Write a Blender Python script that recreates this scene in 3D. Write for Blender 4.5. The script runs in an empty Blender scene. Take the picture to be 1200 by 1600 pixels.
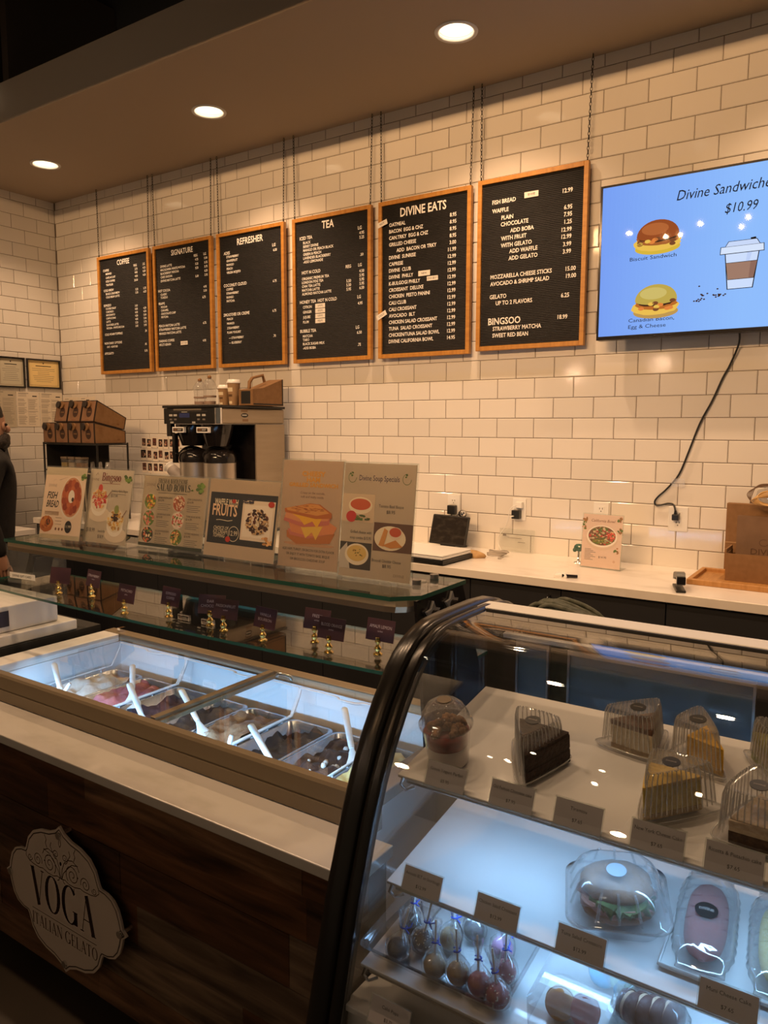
import bpy, math, random
from mathutils import Vector, Matrix
random.seed(7)
PI = math.pi
sc = bpy.context.scene
col = sc.collection

# ------------------------------------------------------------------ camera
cam_d = bpy.data.cameras.new('camera'); cam = bpy.data.objects.new('camera', cam_d); col.objects.link(cam)
cam_d.sensor_fit = 'VERTICAL'; cam_d.sensor_height = 36.0; cam_d.lens = 1182.6 / 1600 * 36.0
cam_d.clip_start = 0.02
_yaw, _pitch, _roll = 0.5886, -0.1127, 0.0027
_f = Vector((-math.sin(_yaw) * math.cos(_pitch), math.cos(_yaw) * math.cos(_pitch), math.sin(_pitch)))
_r0 = Vector((math.cos(_yaw), math.sin(_yaw), 0)); _u0 = _r0.cross(_f)
_r = _r0 * math.cos(_roll) + _u0 * math.sin(_roll); _u = -_r0 * math.sin(_roll) + _u0 * math.cos(_roll)
cam.matrix_world = Matrix(((_r.x, _u.x, -_f.x, 2.2904), (_r.y, _u.y, -_f.y, -3.7332), (_r.z, _u.z, -_f.z, 1.5794), (0, 0, 0, 1)))
sc.camera = cam

# ------------------------------------------------------------------ world, exposure, light levels
w = bpy.data.worlds.new('World'); sc.world = w; w.use_nodes = True
w.node_tree.nodes['Background'].inputs[0].default_value = (1.0, 0.72, 0.45, 1)
w.node_tree.nodes['Background'].inputs[1].default_value = 0.10
sc.view_settings.view_transform = 'Standard'; sc.view_settings.look = 'None'
sc.view_settings.exposure = 0.0; sc.view_settings.gamma = 1.0
try: sc.view_settings.use_curve_mapping = False
except Exception: pass
sc.cycles.transparent_max_bounces = 40
sc.cycles.max_bounces = 10
sc.cycles.caustics_reflective = False; sc.cycles.caustics_refractive = False
sc.cycles.sample_clamp_indirect = 4.0
WARM = (1.0, 0.62, 0.35); AMBER = (1.0, 0.56, 0.25); COOL = (0.32, 0.61, 1.0)
P_SOFFIT = 64.0      # each recessed soffit lamp
P_TRACK = 42.0       # each track spotlight
P_ROOM = 94.0         # each lamp of the room behind the camera
P_FILL = 78.0       # each fill globe added behind the camera
P_GELATO = 6.5       # led tube in the gelato case
P_CASE = 0.95         # each led tube in the pastry case

# ------------------------------------------------------------------ materials
MATS = {}
def mk(name, c=(.8, .8, .8), rough=.5, metal=0., spec=.5, emit=None, es=1., coat=0., alpha=None):
    if name in MATS: return MATS[name]
    m = bpy.data.materials.new(name); m.use_nodes = True
    b = m.node_tree.nodes['Principled BSDF']
    b.inputs['Base Color'].default_value = (*c, 1); b.inputs['Roughness'].default_value = rough
    b.inputs['Metallic'].default_value = metal; b.inputs['Specular IOR Level'].default_value = spec
    b.inputs['Coat Weight'].default_value = coat
    if emit: b.inputs['Emission Color'].default_value = (*emit, 1); b.inputs['Emission Strength'].default_value = es
    MATS[name] = m; return m
def nodes(m): return m.node_tree.nodes, m.node_tree.links, m.node_tree.nodes['Principled BSDF']
def noise_col(name, c1, c2, scale=8, rough=.5, stretch=(1, 1, 1), detail=6, lo=.35, hi=.65, bump=0, metal=0, spec=.5, bscale=None):
    if name in MATS: return MATS[name]
    m = mk(name, c1, rough, metal, spec); n, l, b = nodes(m)
    tc = n.new('ShaderNodeTexCoord'); mp = n.new('ShaderNodeMapping'); mp.inputs['Scale'].default_value = stretch
    nz = n.new('ShaderNodeTexNoise'); nz.inputs['Scale'].default_value = scale; nz.inputs['Detail'].default_value = detail
    cr = n.new('ShaderNodeValToRGB'); cr.color_ramp.elements[0].color = (*c1, 1); cr.color_ramp.elements[1].color = (*c2, 1)
    cr.color_ramp.elements[0].position = lo; cr.color_ramp.elements[1].position = hi
    l.new(tc.outputs['Object'], mp.inputs[0]); l.new(mp.outputs[0], nz.inputs['Vector']); l.new(nz.outputs[0], cr.inputs[0])
    l.new(cr.outputs[0], b.inputs['Base Color'])
    if bump:
        bp = n.new('ShaderNodeBump'); bp.inputs['Strength'].default_value = bump; bp.inputs['Distance'].default_value = .01
        src = nz
        if bscale:
            src = n.new('ShaderNodeTexNoise'); src.inputs['Scale'].default_value = bscale; src.inputs['Detail'].default_value = 4
            l.new(mp.outputs[0], src.inputs['Vector'])
        l.new(src.outputs[0], bp.inputs['Height']); l.new(bp.outputs[0], b.inputs['Normal'])
    return m
def attr_mat(name, rough=.5, emit=0., grain=0., spec=.5, stretch=(1, 1, 1), gscale=20, bump=0.):
    if name in MATS: return MATS[name]
    m = mk(name, (.8, .8, .8), rough, 0, spec); n, l, b = nodes(m)
    a = n.new('ShaderNodeAttribute'); a.attribute_name = 'Col'; out = a.outputs['Color']
    if grain:
        tc = n.new('ShaderNodeTexCoord'); mp = n.new('ShaderNodeMapping'); mp.inputs['Scale'].default_value = stretch
        nz = n.new('ShaderNodeTexNoise'); nz.inputs['Scale'].default_value = gscale; nz.inputs['Detail'].default_value = 8; nz.inputs['Distortion'].default_value = .6
        mr = n.new('ShaderNodeMapRange'); mr.inputs[1].default_value = .3; mr.inputs[2].default_value = .7
        mr.inputs[3].default_value = 1 - grain; mr.inputs[4].default_value = 1 + grain
        mx = n.new('ShaderNodeVectorMath'); mx.operation = 'SCALE'
        l.new(tc.outputs['Object'], mp.inputs[0]); l.new(mp.outputs[0], nz.inputs['Vector']); l.new(nz.outputs[0], mr.inputs[0])
        l.new(out, mx.inputs[0]); l.new(mr.outputs[0], mx.inputs['Scale']); out = mx.outputs[0]
        if bump:
            bp = n.new('ShaderNodeBump'); bp.inputs['Strength'].default_value = bump; bp.inputs['Distance'].default_value = .01
            l.new(nz.outputs[0], bp.inputs['Height']); l.new(bp.outputs[0], b.inputs['Normal'])
    l.new(out, b.inputs['Base Color'])
    if emit:
        l.new(out, b.inputs['Emission Color']); b.inputs['Base Color'].default_value = (.004, .004, .005, 1); [l.remove(k) for k in list(b.inputs['Base Color'].links)]; b.inputs['Emission Strength'].default_value = emit
    return m
def thin(name, tint=(1, 1, 1), f0=.04, rough=.0, boost=1.0, haze=0., hazecol=(.9, .9, .9)):
    """a clear sheet: straight transmission plus a Fresnel reflection"""
    if name in MATS: return MATS[name]
    m = bpy.data.materials.new(name); m.use_nodes = True; n = m.node_tree.nodes; l = m.node_tree.links; n.clear()
    o = n.new('ShaderNodeOutputMaterial'); t = n.new('ShaderNodeBsdfTransparent'); t.inputs[0].default_value = (*tint, 1)
    g = n.new('ShaderNodeBsdfGlossy'); g.inputs['Roughness'].default_value = rough
    lw = n.new('ShaderNodeLayerWeight'); lw.inputs[0].default_value = .5
    p = n.new('ShaderNodeMath'); p.operation = 'POWER'; p.inputs[1].default_value = 5
    ma = n.new('ShaderNodeMath'); ma.operation = 'MULTIPLY_ADD'; ma.inputs[1].default_value = (1 - f0) * boost; ma.inputs[2].default_value = f0 * boost; ma.use_clamp = True
    mx = n.new('ShaderNodeMixShader')
    l.new(lw.outputs['Facing'], p.inputs[0]); l.new(p.outputs[0], ma.inputs[0]); l.new(ma.outputs[0], mx.inputs[0])
    src = t
    if haze:
        d = n.new('ShaderNodeBsdfDiffuse'); d.inputs[0].default_value = (*hazecol, 1)
        mh = n.new('ShaderNodeMixShader'); mh.inputs[0].default_value = haze
        l.new(t.outputs[0], mh.inputs[1]); l.new(d.outputs[0], mh.inputs[2]); src = mh
    l.new(src.outputs[0], mx.inputs[1]); l.new(g.outputs[0], mx.inputs[2]); l.new(mx.outputs[0], o.inputs[0])
    MATS[name] = m; return m

PRINT = attr_mat('print', .45)
PRINTG = attr_mat('print_gloss', .25)
SCREEN = attr_mat('screen', .012, emit=1.0)
GLASS = thin('clear_glass', (.97, .99, .98)); GEDGE = mk('green_glass_edge', (.035, .12, .085), .15, 0, .6)
CURVEG = thin('case_glass', (.98, .99, .99), f0=.05, boost=1.6)
PET = thin('clear_plastic', (.96, .96, .96), f0=.08, rough=.05, boost=1.3, haze=.11)
CELLO = thin('cellophane', (.96, .96, .96), f0=.12, rough=.07, boost=1.6, haze=.10)
ACRYL = thin('clear_acrylic', (.97, .98, .97), f0=.045, haze=.03)
STEEL = mk('brushed_steel', (.62, .58, .52), .28, 1.0); DSTEEL = mk('grey_steel', (.35, .34, .33), .35, 1.0)
CHROME = mk('chrome', (.8, .8, .8), .08, 1.0); BRASS = mk('brass', (.78, .55, .18), .18, 1.0)
BLACK = mk('black_plastic', (.012, .012, .012), .35); MBLACK = mk('matte_black', (.01, .01, .01), .6); GBLACK = mk('gloss_black', (.012, .010, .010), .12, 0, .6)
WHITE = mk('white_plastic', (.8, .8, .78), .35); PAPER = mk('white_paper', (.82, .81, .78), .6)
WIREW = mk('white_wire', (.78, .8, .82), .35)
LETTER = mk('white_letter', (.9, .88, .85), .45)
TAUPE = mk('taupe_painted_metal', (.23, .18, .115), .32, .25); WHITEP = mk('white_painted_metal', (.72, .72, .7), .3)
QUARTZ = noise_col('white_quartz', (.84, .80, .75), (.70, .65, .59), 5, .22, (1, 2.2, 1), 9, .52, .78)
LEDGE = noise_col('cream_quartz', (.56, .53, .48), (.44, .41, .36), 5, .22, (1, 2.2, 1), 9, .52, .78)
OAK = noise_col('oak_frame', (.55, .26, .05), (.42, .18, .03), 9, .42, (1, 1, 6), 6, .3, .7)
OAKH = noise_col('oak_frame_rail', (.55, .26, .05), (.42, .18, .03), 9, .42, (6, 1, 1), 6, .3, .7)
BOARDW = noise_col('tray_wood', (.52, .27, .09), (.40, .19, .05), 10, .5, (8, 1, 1), 6, .3, .7)
CARD = noise_col('cardboard', (.26, .14, .06), (.22, .115, .045), 40, .8, (1, 1, 1), 4, .3, .7)
KRAFT = noise_col('kraft_paper', (.22, .13, .075), (.18, .105, .06), 14, .75, (1, 1, 1), 5, .3, .7, bump=.2)
CABD = mk('charcoal_cabinet', (.022, .023, .027), .5, 0, .3)
SKIN = mk('skin', (.42, .23, .15), .5); CLOTH = noise_col('black_cloth', (.005, .004, .004), (.009, .008, .008), 60, .9)
HAIR = noise_col('dark_hair', (.012, .008, .006), (.03, .02, .014), 90, .6, bump=.8)

# ------------------------------------------------------------------ mesh builder
def srgb(r, g, b):
    f = lambda c: (c / 255 / 12.92) if c / 255 <= .04045 else ((c / 255 + .055) / 1.055) ** 2.4
    return (f(r), f(g), f(b))
class MB:
    def __init__(s): s.v = []; s.f = []; s.c = []; s.m = []; s.s = []
    def face(s, pts, c=(1, 1, 1), m=0, sm=False):
        i = len(s.v); s.v += [tuple(p) for p in pts]; s.f.append(tuple(range(i, i + len(pts)))); s.c.append(c); s.m.append(m); s.s.append(sm)
    def mesh(s, vs, fs, c=(1, 1, 1), m=0, sm=False):
        i = len(s.v); s.v += [tuple(p) for p in vs]
        for f in fs: s.f.append(tuple(a + i for a in f)); s.c.append(c); s.m.append(m); s.s.append(sm)
    def box(s, lo, hi, c=(1, 1, 1), m=0, M=None):
        (x0, y0, z0), (x1, y1, z1) = lo, hi
        vs = [Vector(p) for p in ((x0, y0, z0), (x1, y0, z0), (x1, y1, z0), (x0, y1, z0), (x0, y0, z1), (x1, y0, z1), (x1, y1, z1), (x0, y1, z1))]
        if M: vs = [M @ v for v in vs]
        s.mesh(vs, [(3, 2, 1, 0), (4, 5, 6, 7), (0, 1, 5, 4), (1, 2, 6, 5), (2, 3, 7, 6), (3, 0, 4, 7)], c, m)
    def cyl(s, p0, p1, r0, r1=None, n=16, c=(1, 1, 1), m=0, caps=True):
        r1 = r0 if r1 is None else r1; p0 = Vector(p0); p1 = Vector(p1); d = (p1 - p0).normalized()
        a = d.orthogonal().normalized(); b = d.cross(a)
        vs = [p0 + (a * math.cos(t) + b * math.sin(t)) * r0 for t in [2 * PI * i / n for i in range(n)]] + [p1 + (a * math.cos(t) + b * math.sin(t)) * r1 for t in [2 * PI * i / n for i in range(n)]]
        s.mesh(vs, [(i, (i + 1) % n, n + (i + 1) % n, n + i) for i in range(n)], c, m, True)
        if caps:
            s.mesh(vs[:n], [tuple(range(n - 1, -1, -1))], c, m); s.mesh(vs[n:], [tuple(range(n))], c, m)
    def tube(s, pts, r, n=8, c=(1, 1, 1), m=0, closed=False, taper=None):
        pts = [Vector(p) for p in pts]; k = len(pts); vs = []; a = None
        for i, p in enumerate(pts):
            if closed: t = pts[(i + 1) % k] - pts[i - 1]
            else: t = pts[min(i + 1, k - 1)] - pts[max(i - 1, 0)]
            if t.length < 1e-9: t = Vector((0, 0, 1))
            t.normalize()
            a = (a - t * a.dot(t)) if a is not None else t.orthogonal()
            if a.length < 1e-6: a = t.orthogonal()
            a.normalize(); b = t.cross(a); rr = r * (taper[i] if taper else 1)
            vs += [p + (a * math.cos(2 * PI * j / n) + b * math.sin(2 * PI * j / n)) * rr for j in range(n)]
        fs = []
        for i in range(k if closed else k - 1):
            for j in range(n):
                A = i * n; B = ((i + 1) % k) * n; fs.append((A + j, A + (j + 1) % n, B + (j + 1) % n, B + j))
        s.mesh(vs, fs, c, m, True)
        if not closed: s.mesh(vs[:n], [tuple(range(n - 1, -1, -1))], c, m); s.mesh(vs[-n:], [tuple(range(n))], c, m)
    def lathe(s, prof, o=(0, 0, 0), n=24, c=(1, 1, 1), m=0, M=None, cap0=True, cap1=True):
        o = Vector(o); vs = []
        for r, z in prof: vs += [Vector((r * math.cos(2 * PI * j / n), r * math.sin(2 * PI * j / n), z)) for j in range(n)]
        vs = [(M @ v if M else v) + o for v in vs]
        fs = [(i * n + j, i * n + (j + 1) % n, (i + 1) * n + (j + 1) % n, (i + 1) * n + j) for i in range(len(prof) - 1) for j in range(n)]
        s.mesh(vs, fs, c, m, True)
        if cap0 and prof[0][0] > 1e-6: s.mesh(vs[:n], [tuple(range(n - 1, -1, -1))], c, m)
        if cap1 and prof[-1][0] > 1e-6: s.mesh(vs[-n:], [tuple(range(n))], c, m)
    def loft(s, rings, c=(1, 1, 1), m=0, cap=True, sm=True, closed=True):
        n = len(rings[0]); vs = [Vector(p) for r in rings for p in r]
        s.mesh(vs, [(i * n + j, i * n + (j + 1) % n, (i + 1) * n + (j + 1) % n, (i + 1) * n + j) for i in range(len(rings) - 1) for j in range(n if closed else n - 1)], c, m, sm)
        if cap: s.mesh(rings[0], [tuple(range(n - 1, -1, -1))], c, m); s.mesh(rings[-1], [tuple(range(n))], c, m)
    def prism(s, poly, h, M, c=(1, 1, 1), m=0, mside=None):
        """2-d outline extruded by h along the local z axis of M"""
        n = len(poly); a = [M @ Vector((x, y, 0)) for x, y in poly]; b = [M @ Vector((x, y, h)) for x, y in poly]
        s.mesh(a, [tuple(range(n - 1, -1, -1))], c, m); s.mesh(b, [tuple(range(n))], c, m)
        s.mesh(a + b, [(i, (i + 1) % n, n + (i + 1) % n, n + i) for i in range(n)], c, m if mside is None else mside)
    def ball(s, o, r, n=14, c=(1, 1, 1), m=0, M=None, jit=0., sq=(1, 1, 1)):
        vs = []; o = Vector(o); k = n // 2; rnd = random.Random(int(o.x * 1e4) + int(o.y * 1e4))
        for i in range(k + 1):
            t = PI * i / k
            for j in range(n):
                p = 2 * PI * j / n; q = r * (1 + jit * rnd.uniform(-1, 1)) if 0 < i < k else r
                v = Vector((q * math.sin(t) * math.cos(p) * sq[0], q * math.sin(t) * math.sin(p) * sq[1], q * math.cos(t) * sq[2]))
                vs.append((M @ v if M else v) + o)
        s.mesh(vs, [(i * n + j, (i + 1) * n + j, (i + 1) * n + (j + 1) % n, i * n + (j + 1) % n) for i in range(k) for j in range(n)], c, m, True)
    def build(s, name, mats, parent=None, bevel=0, bseg=2, sub=0):
        me = bpy.data.meshes.new(name); me.from_pydata(s.v, [], s.f)
        if not isinstance(mats, (list, tuple)): mats = [mats]
        for m in mats: me.materials.append(m)
        me.polygons.foreach_set('material_index', s.m); me.polygons.foreach_set('use_smooth', s.s)
        ca = me.color_attributes.new('Col', 'FLOAT_COLOR', 'CORNER'); buf = []
        for f, c in zip(s.f, s.c): buf += [c[0], c[1], c[2], 1.0] * len(f)
        ca.data.foreach_set('color', buf); me.update()
        o = bpy.data.objects.new(name, me); col.objects.link(o)
        if parent: o.parent = parent
        if bevel:
            b = o.modifiers.new('bevel', 'BEVEL'); b.width = bevel; b.segments = bseg; b.limit_method = 'ANGLE'; b.angle_limit = .7
        if sub:
            b = o.modifiers.new('sub', 'SUBSURF'); b.levels = sub; b.render_levels = sub
        return o
def tag(o, label, cat, group=None):
    o['label'] = label; o['category'] = cat
    if group: o['group'] = group
    return o
def thing(name, label, cat, loc=(0, 0, 0), rz=0, group=None):
    o = bpy.data.objects.new(name, None); col.objects.link(o); o.location = loc; o.rotation_euler = (0, 0, rz); o.empty_display_size = .05
    return tag(o, label, cat, group)
def struct(o): o['kind'] = 'structure'; return o
def dup(root, loc, rz, label, rot=None):
    r = root.copy(); col.objects.link(r); r.location = loc; r.rotation_euler = rot or (0, 0, rz); r['label'] = label
    for ch in list(root.children):
        c = ch.copy(); col.objects.link(c); c.parent = r
        for g in list(ch.children):
            d = g.copy(); col.objects.link(d); d.parent = c
    return r

# flat lettering -----------------------------------------------------
_TC = {}
def glyphs(txt, res=2, bold=0.):
    if (txt, bold) in _TC: return _TC[(txt, bold)]
    cu = bpy.data.curves.new('t', 'FONT'); cu.body = txt; cu.size = 1.0; cu.resolution_u = res; cu.offset = bold
    o = bpy.data.objects.new('t', cu); col.objects.link(o)
    dg = bpy.context.evaluated_depsgraph_get(); me = bpy.data.meshes.new_from_object(o.evaluated_get(dg))
    vs = [(v.co.x, v.co.y) for v in me.vertices]; fs = [tuple(p.vertices) for p in me.polygons]
    bpy.data.objects.remove(o); bpy.data.curves.remove(cu); bpy.data.meshes.remove(me)
    _TC[(txt, bold)] = (vs, fs); return vs, fs
class Face2D:
    """drawing on a flat face: origin at its top-left corner, u right, v down, n out of the face"""
    def __init__(s, mb, o, u, v, n, m=0): s.mb = mb; s.o = Vector(o); s.u = Vector(u).normalized(); s.v = Vector(v).normalized(); s.n = Vector(n).normalized(); s.m = m; s.lift = .0002; s.bold = 0.
    def p(s, x, y, k=1): return s.o + s.u * x + s.v * y + s.n * (s.lift * k)
    def poly(s, pts, c, k=1): s.mb.face([s.p(x, y, k) for x, y in reversed(pts)] if s._flip() else [s.p(x, y, k) for x, y in pts], c, s.m)
    def _flip(s): return s.u.cross(s.v).dot(s.n) < 0
    def rect(s, x, y, w, h, c, k=1): s.poly([(x, y), (x + w, y), (x + w, y + h), (x, y + h)], c, k)
    def oval(s, x, y, rx, ry, c, k=1, n=28, jit=0, rnd=random):
        s.poly([(x + rx * math.cos(2 * PI * i / n) * (1 + jit * rnd.uniform(-1, 1)), y + ry * math.sin(2 * PI * i / n) * (1 + jit * rnd.uniform(-1, 1))) for i in range(n)], c, k)
    def line(s, pts, w, c, k=1):
        for (x0, y0), (x1, y1) in zip(pts, pts[1:]):
            d = math.hypot(x1 - x0, y1 - y0) or 1; a, b = -(y1 - y0) / d * w / 2, (x1 - x0) / d * w / 2
            s.poly([(x0 + a, y0 + b), (x1 + a, y1 + b), (x1 - a, y1 - b), (x0 - a, y0 - b)], c, k)
    def text(s, t, x, y, size, c, k=2, align='L', sx=1., shear=0., maxw=None, rot=0., depth=0):
        """size = cap height; y = the baseline"""
        vs, fs = glyphs(t, 2, s.bold)
        if not vs: return
        sz = size / .70; x0 = min(a for a, b in vs); x1 = max(a for a, b in vs); wd = (x1 - x0) * sz * sx
        if maxw and wd > maxw: sx *= maxw / wd; wd = maxw
        ox = {'L': 0, 'C': -wd / 2, 'R': -wd}[align]; ca, sa = math.cos(rot), math.sin(rot); q = []
        for a, b in vs:
            px = ox + (a - x0) * sz * sx + shear * b * sz; py = -b * sz
            q.append(s.p(x + px * ca - py * sa, y + px * sa + py * ca, k))
        fl = s._flip()
        s.mb.mesh(q, [f if fl else tuple(reversed(f)) for f in fs], c, s.m)
def lerp(a, b, t): return a + (b - a) * t
def foodpile(F, x, y, rx, ry, cols, n=60, k=3, s=.16, rnd=None):
    rnd = rnd or random
    for i in range(n):
        a = rnd.uniform(0, 2 * PI); r = math.sqrt(rnd.random()) * .95; q = rnd.uniform(.6, 1.3) * s
        px, py = x + rx * r * math.cos(a), y + ry * r * math.sin(a); b = rnd.choice(cols); f = rnd.uniform(.75, 1.15); t = rnd.uniform(0, PI)
        F.poly([(px + rx * q * (math.cos(2 * PI * j / 7) * math.cos(t) - .6 * math.sin(2 * PI * j / 7) * math.sin(t)), py + ry * q * (math.cos(2 * PI * j / 7) * math.sin(t) + .6 * math.sin(2 * PI * j / 7) * math.cos(t))) for j in range(7)], tuple(min(1, c * f) for c in b), k + i * .02)
RED = srgb(190, 50, 35); ORG = srgb(225, 130, 60); GRN = srgb(90, 120, 50); YEL = srgb(235, 190, 80); CRM = srgb(240, 225, 195); BRN = srgb(120, 70, 40); DBR = srgb(60, 35, 22); INK = srgb(25, 22, 22); TAN = srgb(205, 160, 105); PNK = srgb(215, 110, 100); GRY = srgb(120, 115, 110)

# ================================================================== SETTING
TW, TH, Z0 = .2094, .1032, 2.036
def tile_mat():
    m = mk('glazed_tile', (.76, .73, .68), .09, 0, .5); n, l, b = nodes(m)
    a = n.new('ShaderNodeAttribute'); a.attribute_name = 'Col'; l.new(a.outputs['Color'], b.inputs['Base Color'])
    tc = n.new('ShaderNodeTexCoord'); nz = n.new('ShaderNodeTexNoise'); nz.inputs['Scale'].default_value = 9; nz.inputs['Detail'].default_value = 1
    bp = n.new('ShaderNodeBump'); bp.inputs['Strength'].default_value = .06; bp.inputs['Distance'].default_value = .01
    l.new(tc.outputs['Object'], nz.inputs['Vector']); l.new(nz.outputs[0], bp.inputs['Height']); l.new(bp.outputs[0], b.inputs['Normal'])
    return m
TILE = tile_mat(); GROUT = mk('grout', (.17, .13, .09), .9)
def tiled_wall(name, s0, s1, zlo, zhi, P, off=0):
    """P(s, depth, z) gives the point at s along the wall, depth in front of the grout"""
    mb = MB(); g = .0013; bv = .0035; t = .0040; rnd = random.Random(3)
    mb.face([P(s0, 0, zlo), P(s1, 0, zlo), P(s1, 0, zhi), P(s0, 0, zhi)], (1, 1, 1), 1)
    for k in range(-16, 22):
        zt = Z0 - k * TH - g; zb = zt - TH + 2 * g
        if zb > zhi or zt < zlo: continue
        zt = min(zt, zhi); zb = max(zb, zlo); c0 = ((k + 1) % 2) * .5 + off
        j = math.floor(s0 / TW - c0)
        while (c0 + j) * TW < s1:
            a = max((c0 + j) * TW + g, s0); b = min((c0 + j + 1) * TW - g, s1); j += 1
            if b - a < .012 or zt - zb < .012: continue
            d = [t + rnd.uniform(-.0002, .0002) for _ in range(4)]; cc = rnd.uniform(.95, 1.03); cc = (.76 * cc, .73 * cc, .685 * cc)
            o = [P(a, .001, zb), P(b, .001, zb), P(b, .001, zt), P(a, .001, zt)]
            i = [P(a + bv, d[0], zb + bv), P(b - bv, d[1], zb + bv), P(b - bv, d[2], zt - bv), P(a + bv, d[3], zt - bv)]
            mb.mesh(o + i, [(0, 1, 5, 4), (1, 2, 6, 5), (2, 3, 7, 6), (3, 0, 4, 7), (4, 5, 6, 7)], cc)
    return struct(mb.build(name, [TILE, GROUT]))
XL = -3.36
tiled_wall('wall_back', XL, 4.6, .60, 3.335, lambda s, d, z: (s, .004 - d, z))
tiled_wall('wall_left', -4.2, 0.0, .50, 3.335, lambda s, d, z: (XL - .004 + d, s, z), off=.27)
mb = MB(); mb.box((XL, .0042, 0), (4.6, .12, 3.56)); struct(mb.build('wall_back_core', mk('wall_core', (.4, .35, .3), .8)))
mb = MB(); mb.box((XL - .12, -7.5, 0), (XL - .0045, .12, 4.3)); struct(mb.build('wall_left_core', MATS['wall_core']))
mb = MB(); mb.box((-5, -9, -.06), (6, .12, 0)); struct(mb.build('floor', noise_col('dark_floor', (.035, .025, .016), (.022, .016, .010), 3, .5)))
mb = MB(); mb.box((-5, -9, 4.3), (6, .4, 4.36)); struct(mb.build('ceiling', mk('dark_ceiling', (.012, .009, .007), .8)))
mb = MB(); mb.box((-2.9, -1.06, 3.56), (-2.78, -.2, 4.295)); mb.box((-2.2, -1.06, 3.56), (-2.14, -.3, 4.295)); mb.box((-2.78, -.3, 3.56), (-2.2, -.24, 4.295)); struct(mb.build('trim_1', mk('dark_riser', (.045, .03, .018), .7)))
mb = MB(); mb.box((-5, -3.2, 3.512), (6, -2.9, 4.2995)); struct(mb.build('fascia_light_block', mk('dark_light_block', (.02, .016, .013), .7)))  # unseen block added to keep the room lamps off the soffit front
SOFC = mk('soffit_paint', (.36, .29, .22), .7)
LX = [-2.58, -1.012, .556, 2.124, 3.69]; LY, LR, SZ, SY = -.565, .080, 3.33, -1.115
mb = MB(); h = .16; xs = [XL]
for x in LX: xs += [x - h, x + h]
xs.append(4.6)
for i in range(0, len(xs), 2): mb.face([(xs[i], SY, SZ), (xs[i], 0, SZ), (xs[i + 1], 0, SZ), (xs[i + 1], SY, SZ)])
for x in LX:
    mb.face([(x - h, SY, SZ), (x - h, LY - h, SZ), (x + h, LY - h, SZ), (x + h, SY, SZ)]); mb.face([(x - h, LY + h, SZ), (x - h, 0, SZ), (x + h, 0, SZ), (x + h, LY + h, SZ)])
    n = 32
    for j in range(n):
        def sq(t):
            c, s_ = math.cos(t), math.sin(t); k = h / max(abs(c), abs(s_)); return (x + c * k, LY + s_ * k, SZ)
        a, b = 2 * PI * (j - .0) / n + PI / 4, 2 * PI * (j + 1) / n + PI / 4
        mb.face([sq(a), (x + LR * math.cos(a), LY + LR * math.sin(a), SZ), (x + LR * math.cos(b), LY + LR * math.sin(b), SZ), sq(b)])
mb.face([(XL, SY, SZ), (4.6, SY, SZ), (4.6, SY, 3.55), (XL, SY, 3.55)]); mb.face([(XL, SY, 3.55), (4.6, SY, 3.55), (4.6, 0, 3.55), (XL, 0, 3.55)])
struct(mb.build('soffit', SOFC))

# recessed lamps of the soffit
BULB = mk('lamp_glow', (1, .9, .75), .5, emit=(1, .82, .58), es=22.); CONE = mk('white_reflector', (.85, .82, .76), .3)
def downlight(x, label):
    t = thing('recessed_downlight', label, 'ceiling lamp', (x, LY, SZ), 0, 'recessed lamps along the soffit')
    mb = MB(); mb.lathe([(LR - .002, .012), (LR - .002, -.003), (LR + .004, -.006), (LR + .016, -.005), (LR + .018, -.0005)], n=40, cap0=False, cap1=False); mb.build('trim_ring', WHITEP, t)
    mb = MB(); pr = []
    for i in range(9): pr += [(lerp(LR - .003, .056, i / 9), .012 + i * .0085), (lerp(LR - .003, .056, i / 9) - .0012, .012 + i * .0085 + .004)]
    mb.lathe(pr + [(.056, .095), (.0, .0955)], n=40, cap0=False, cap1=False); mb.build('reflector', CONE, t)
    mb = MB(); mb.lathe([(.0, .086), (.042, .086), (.048, .091)], n=32, cap0=False, cap1=False); mb.build('lens', BULB, t)
    ld = bpy.data.lights.new('downlight', 'SPOT'); ld.energy = P_SOFFIT; ld.color = WARM; ld.spot_size = 2.1; ld.spot_blend = .8; ld.shadow_soft_size = .03
    lo = bpy.data.objects.new('downlight_beam', ld); col.objects.link(lo); lo.parent = t; lo.location = (0, 0, .025)
for x, s in zip(LX, ('leftmost recessed lamp in the soffit, at the left wall end', 'recessed lamp in the soffit above the signature drinks board', 'recessed lamp in the soffit nearest the screen, its ribbed cone showing', 'recessed lamp in the soffit above the screen, out of view', 'recessed lamp in the soffit beyond the screen, out of view')): downlight(x, s)
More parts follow.
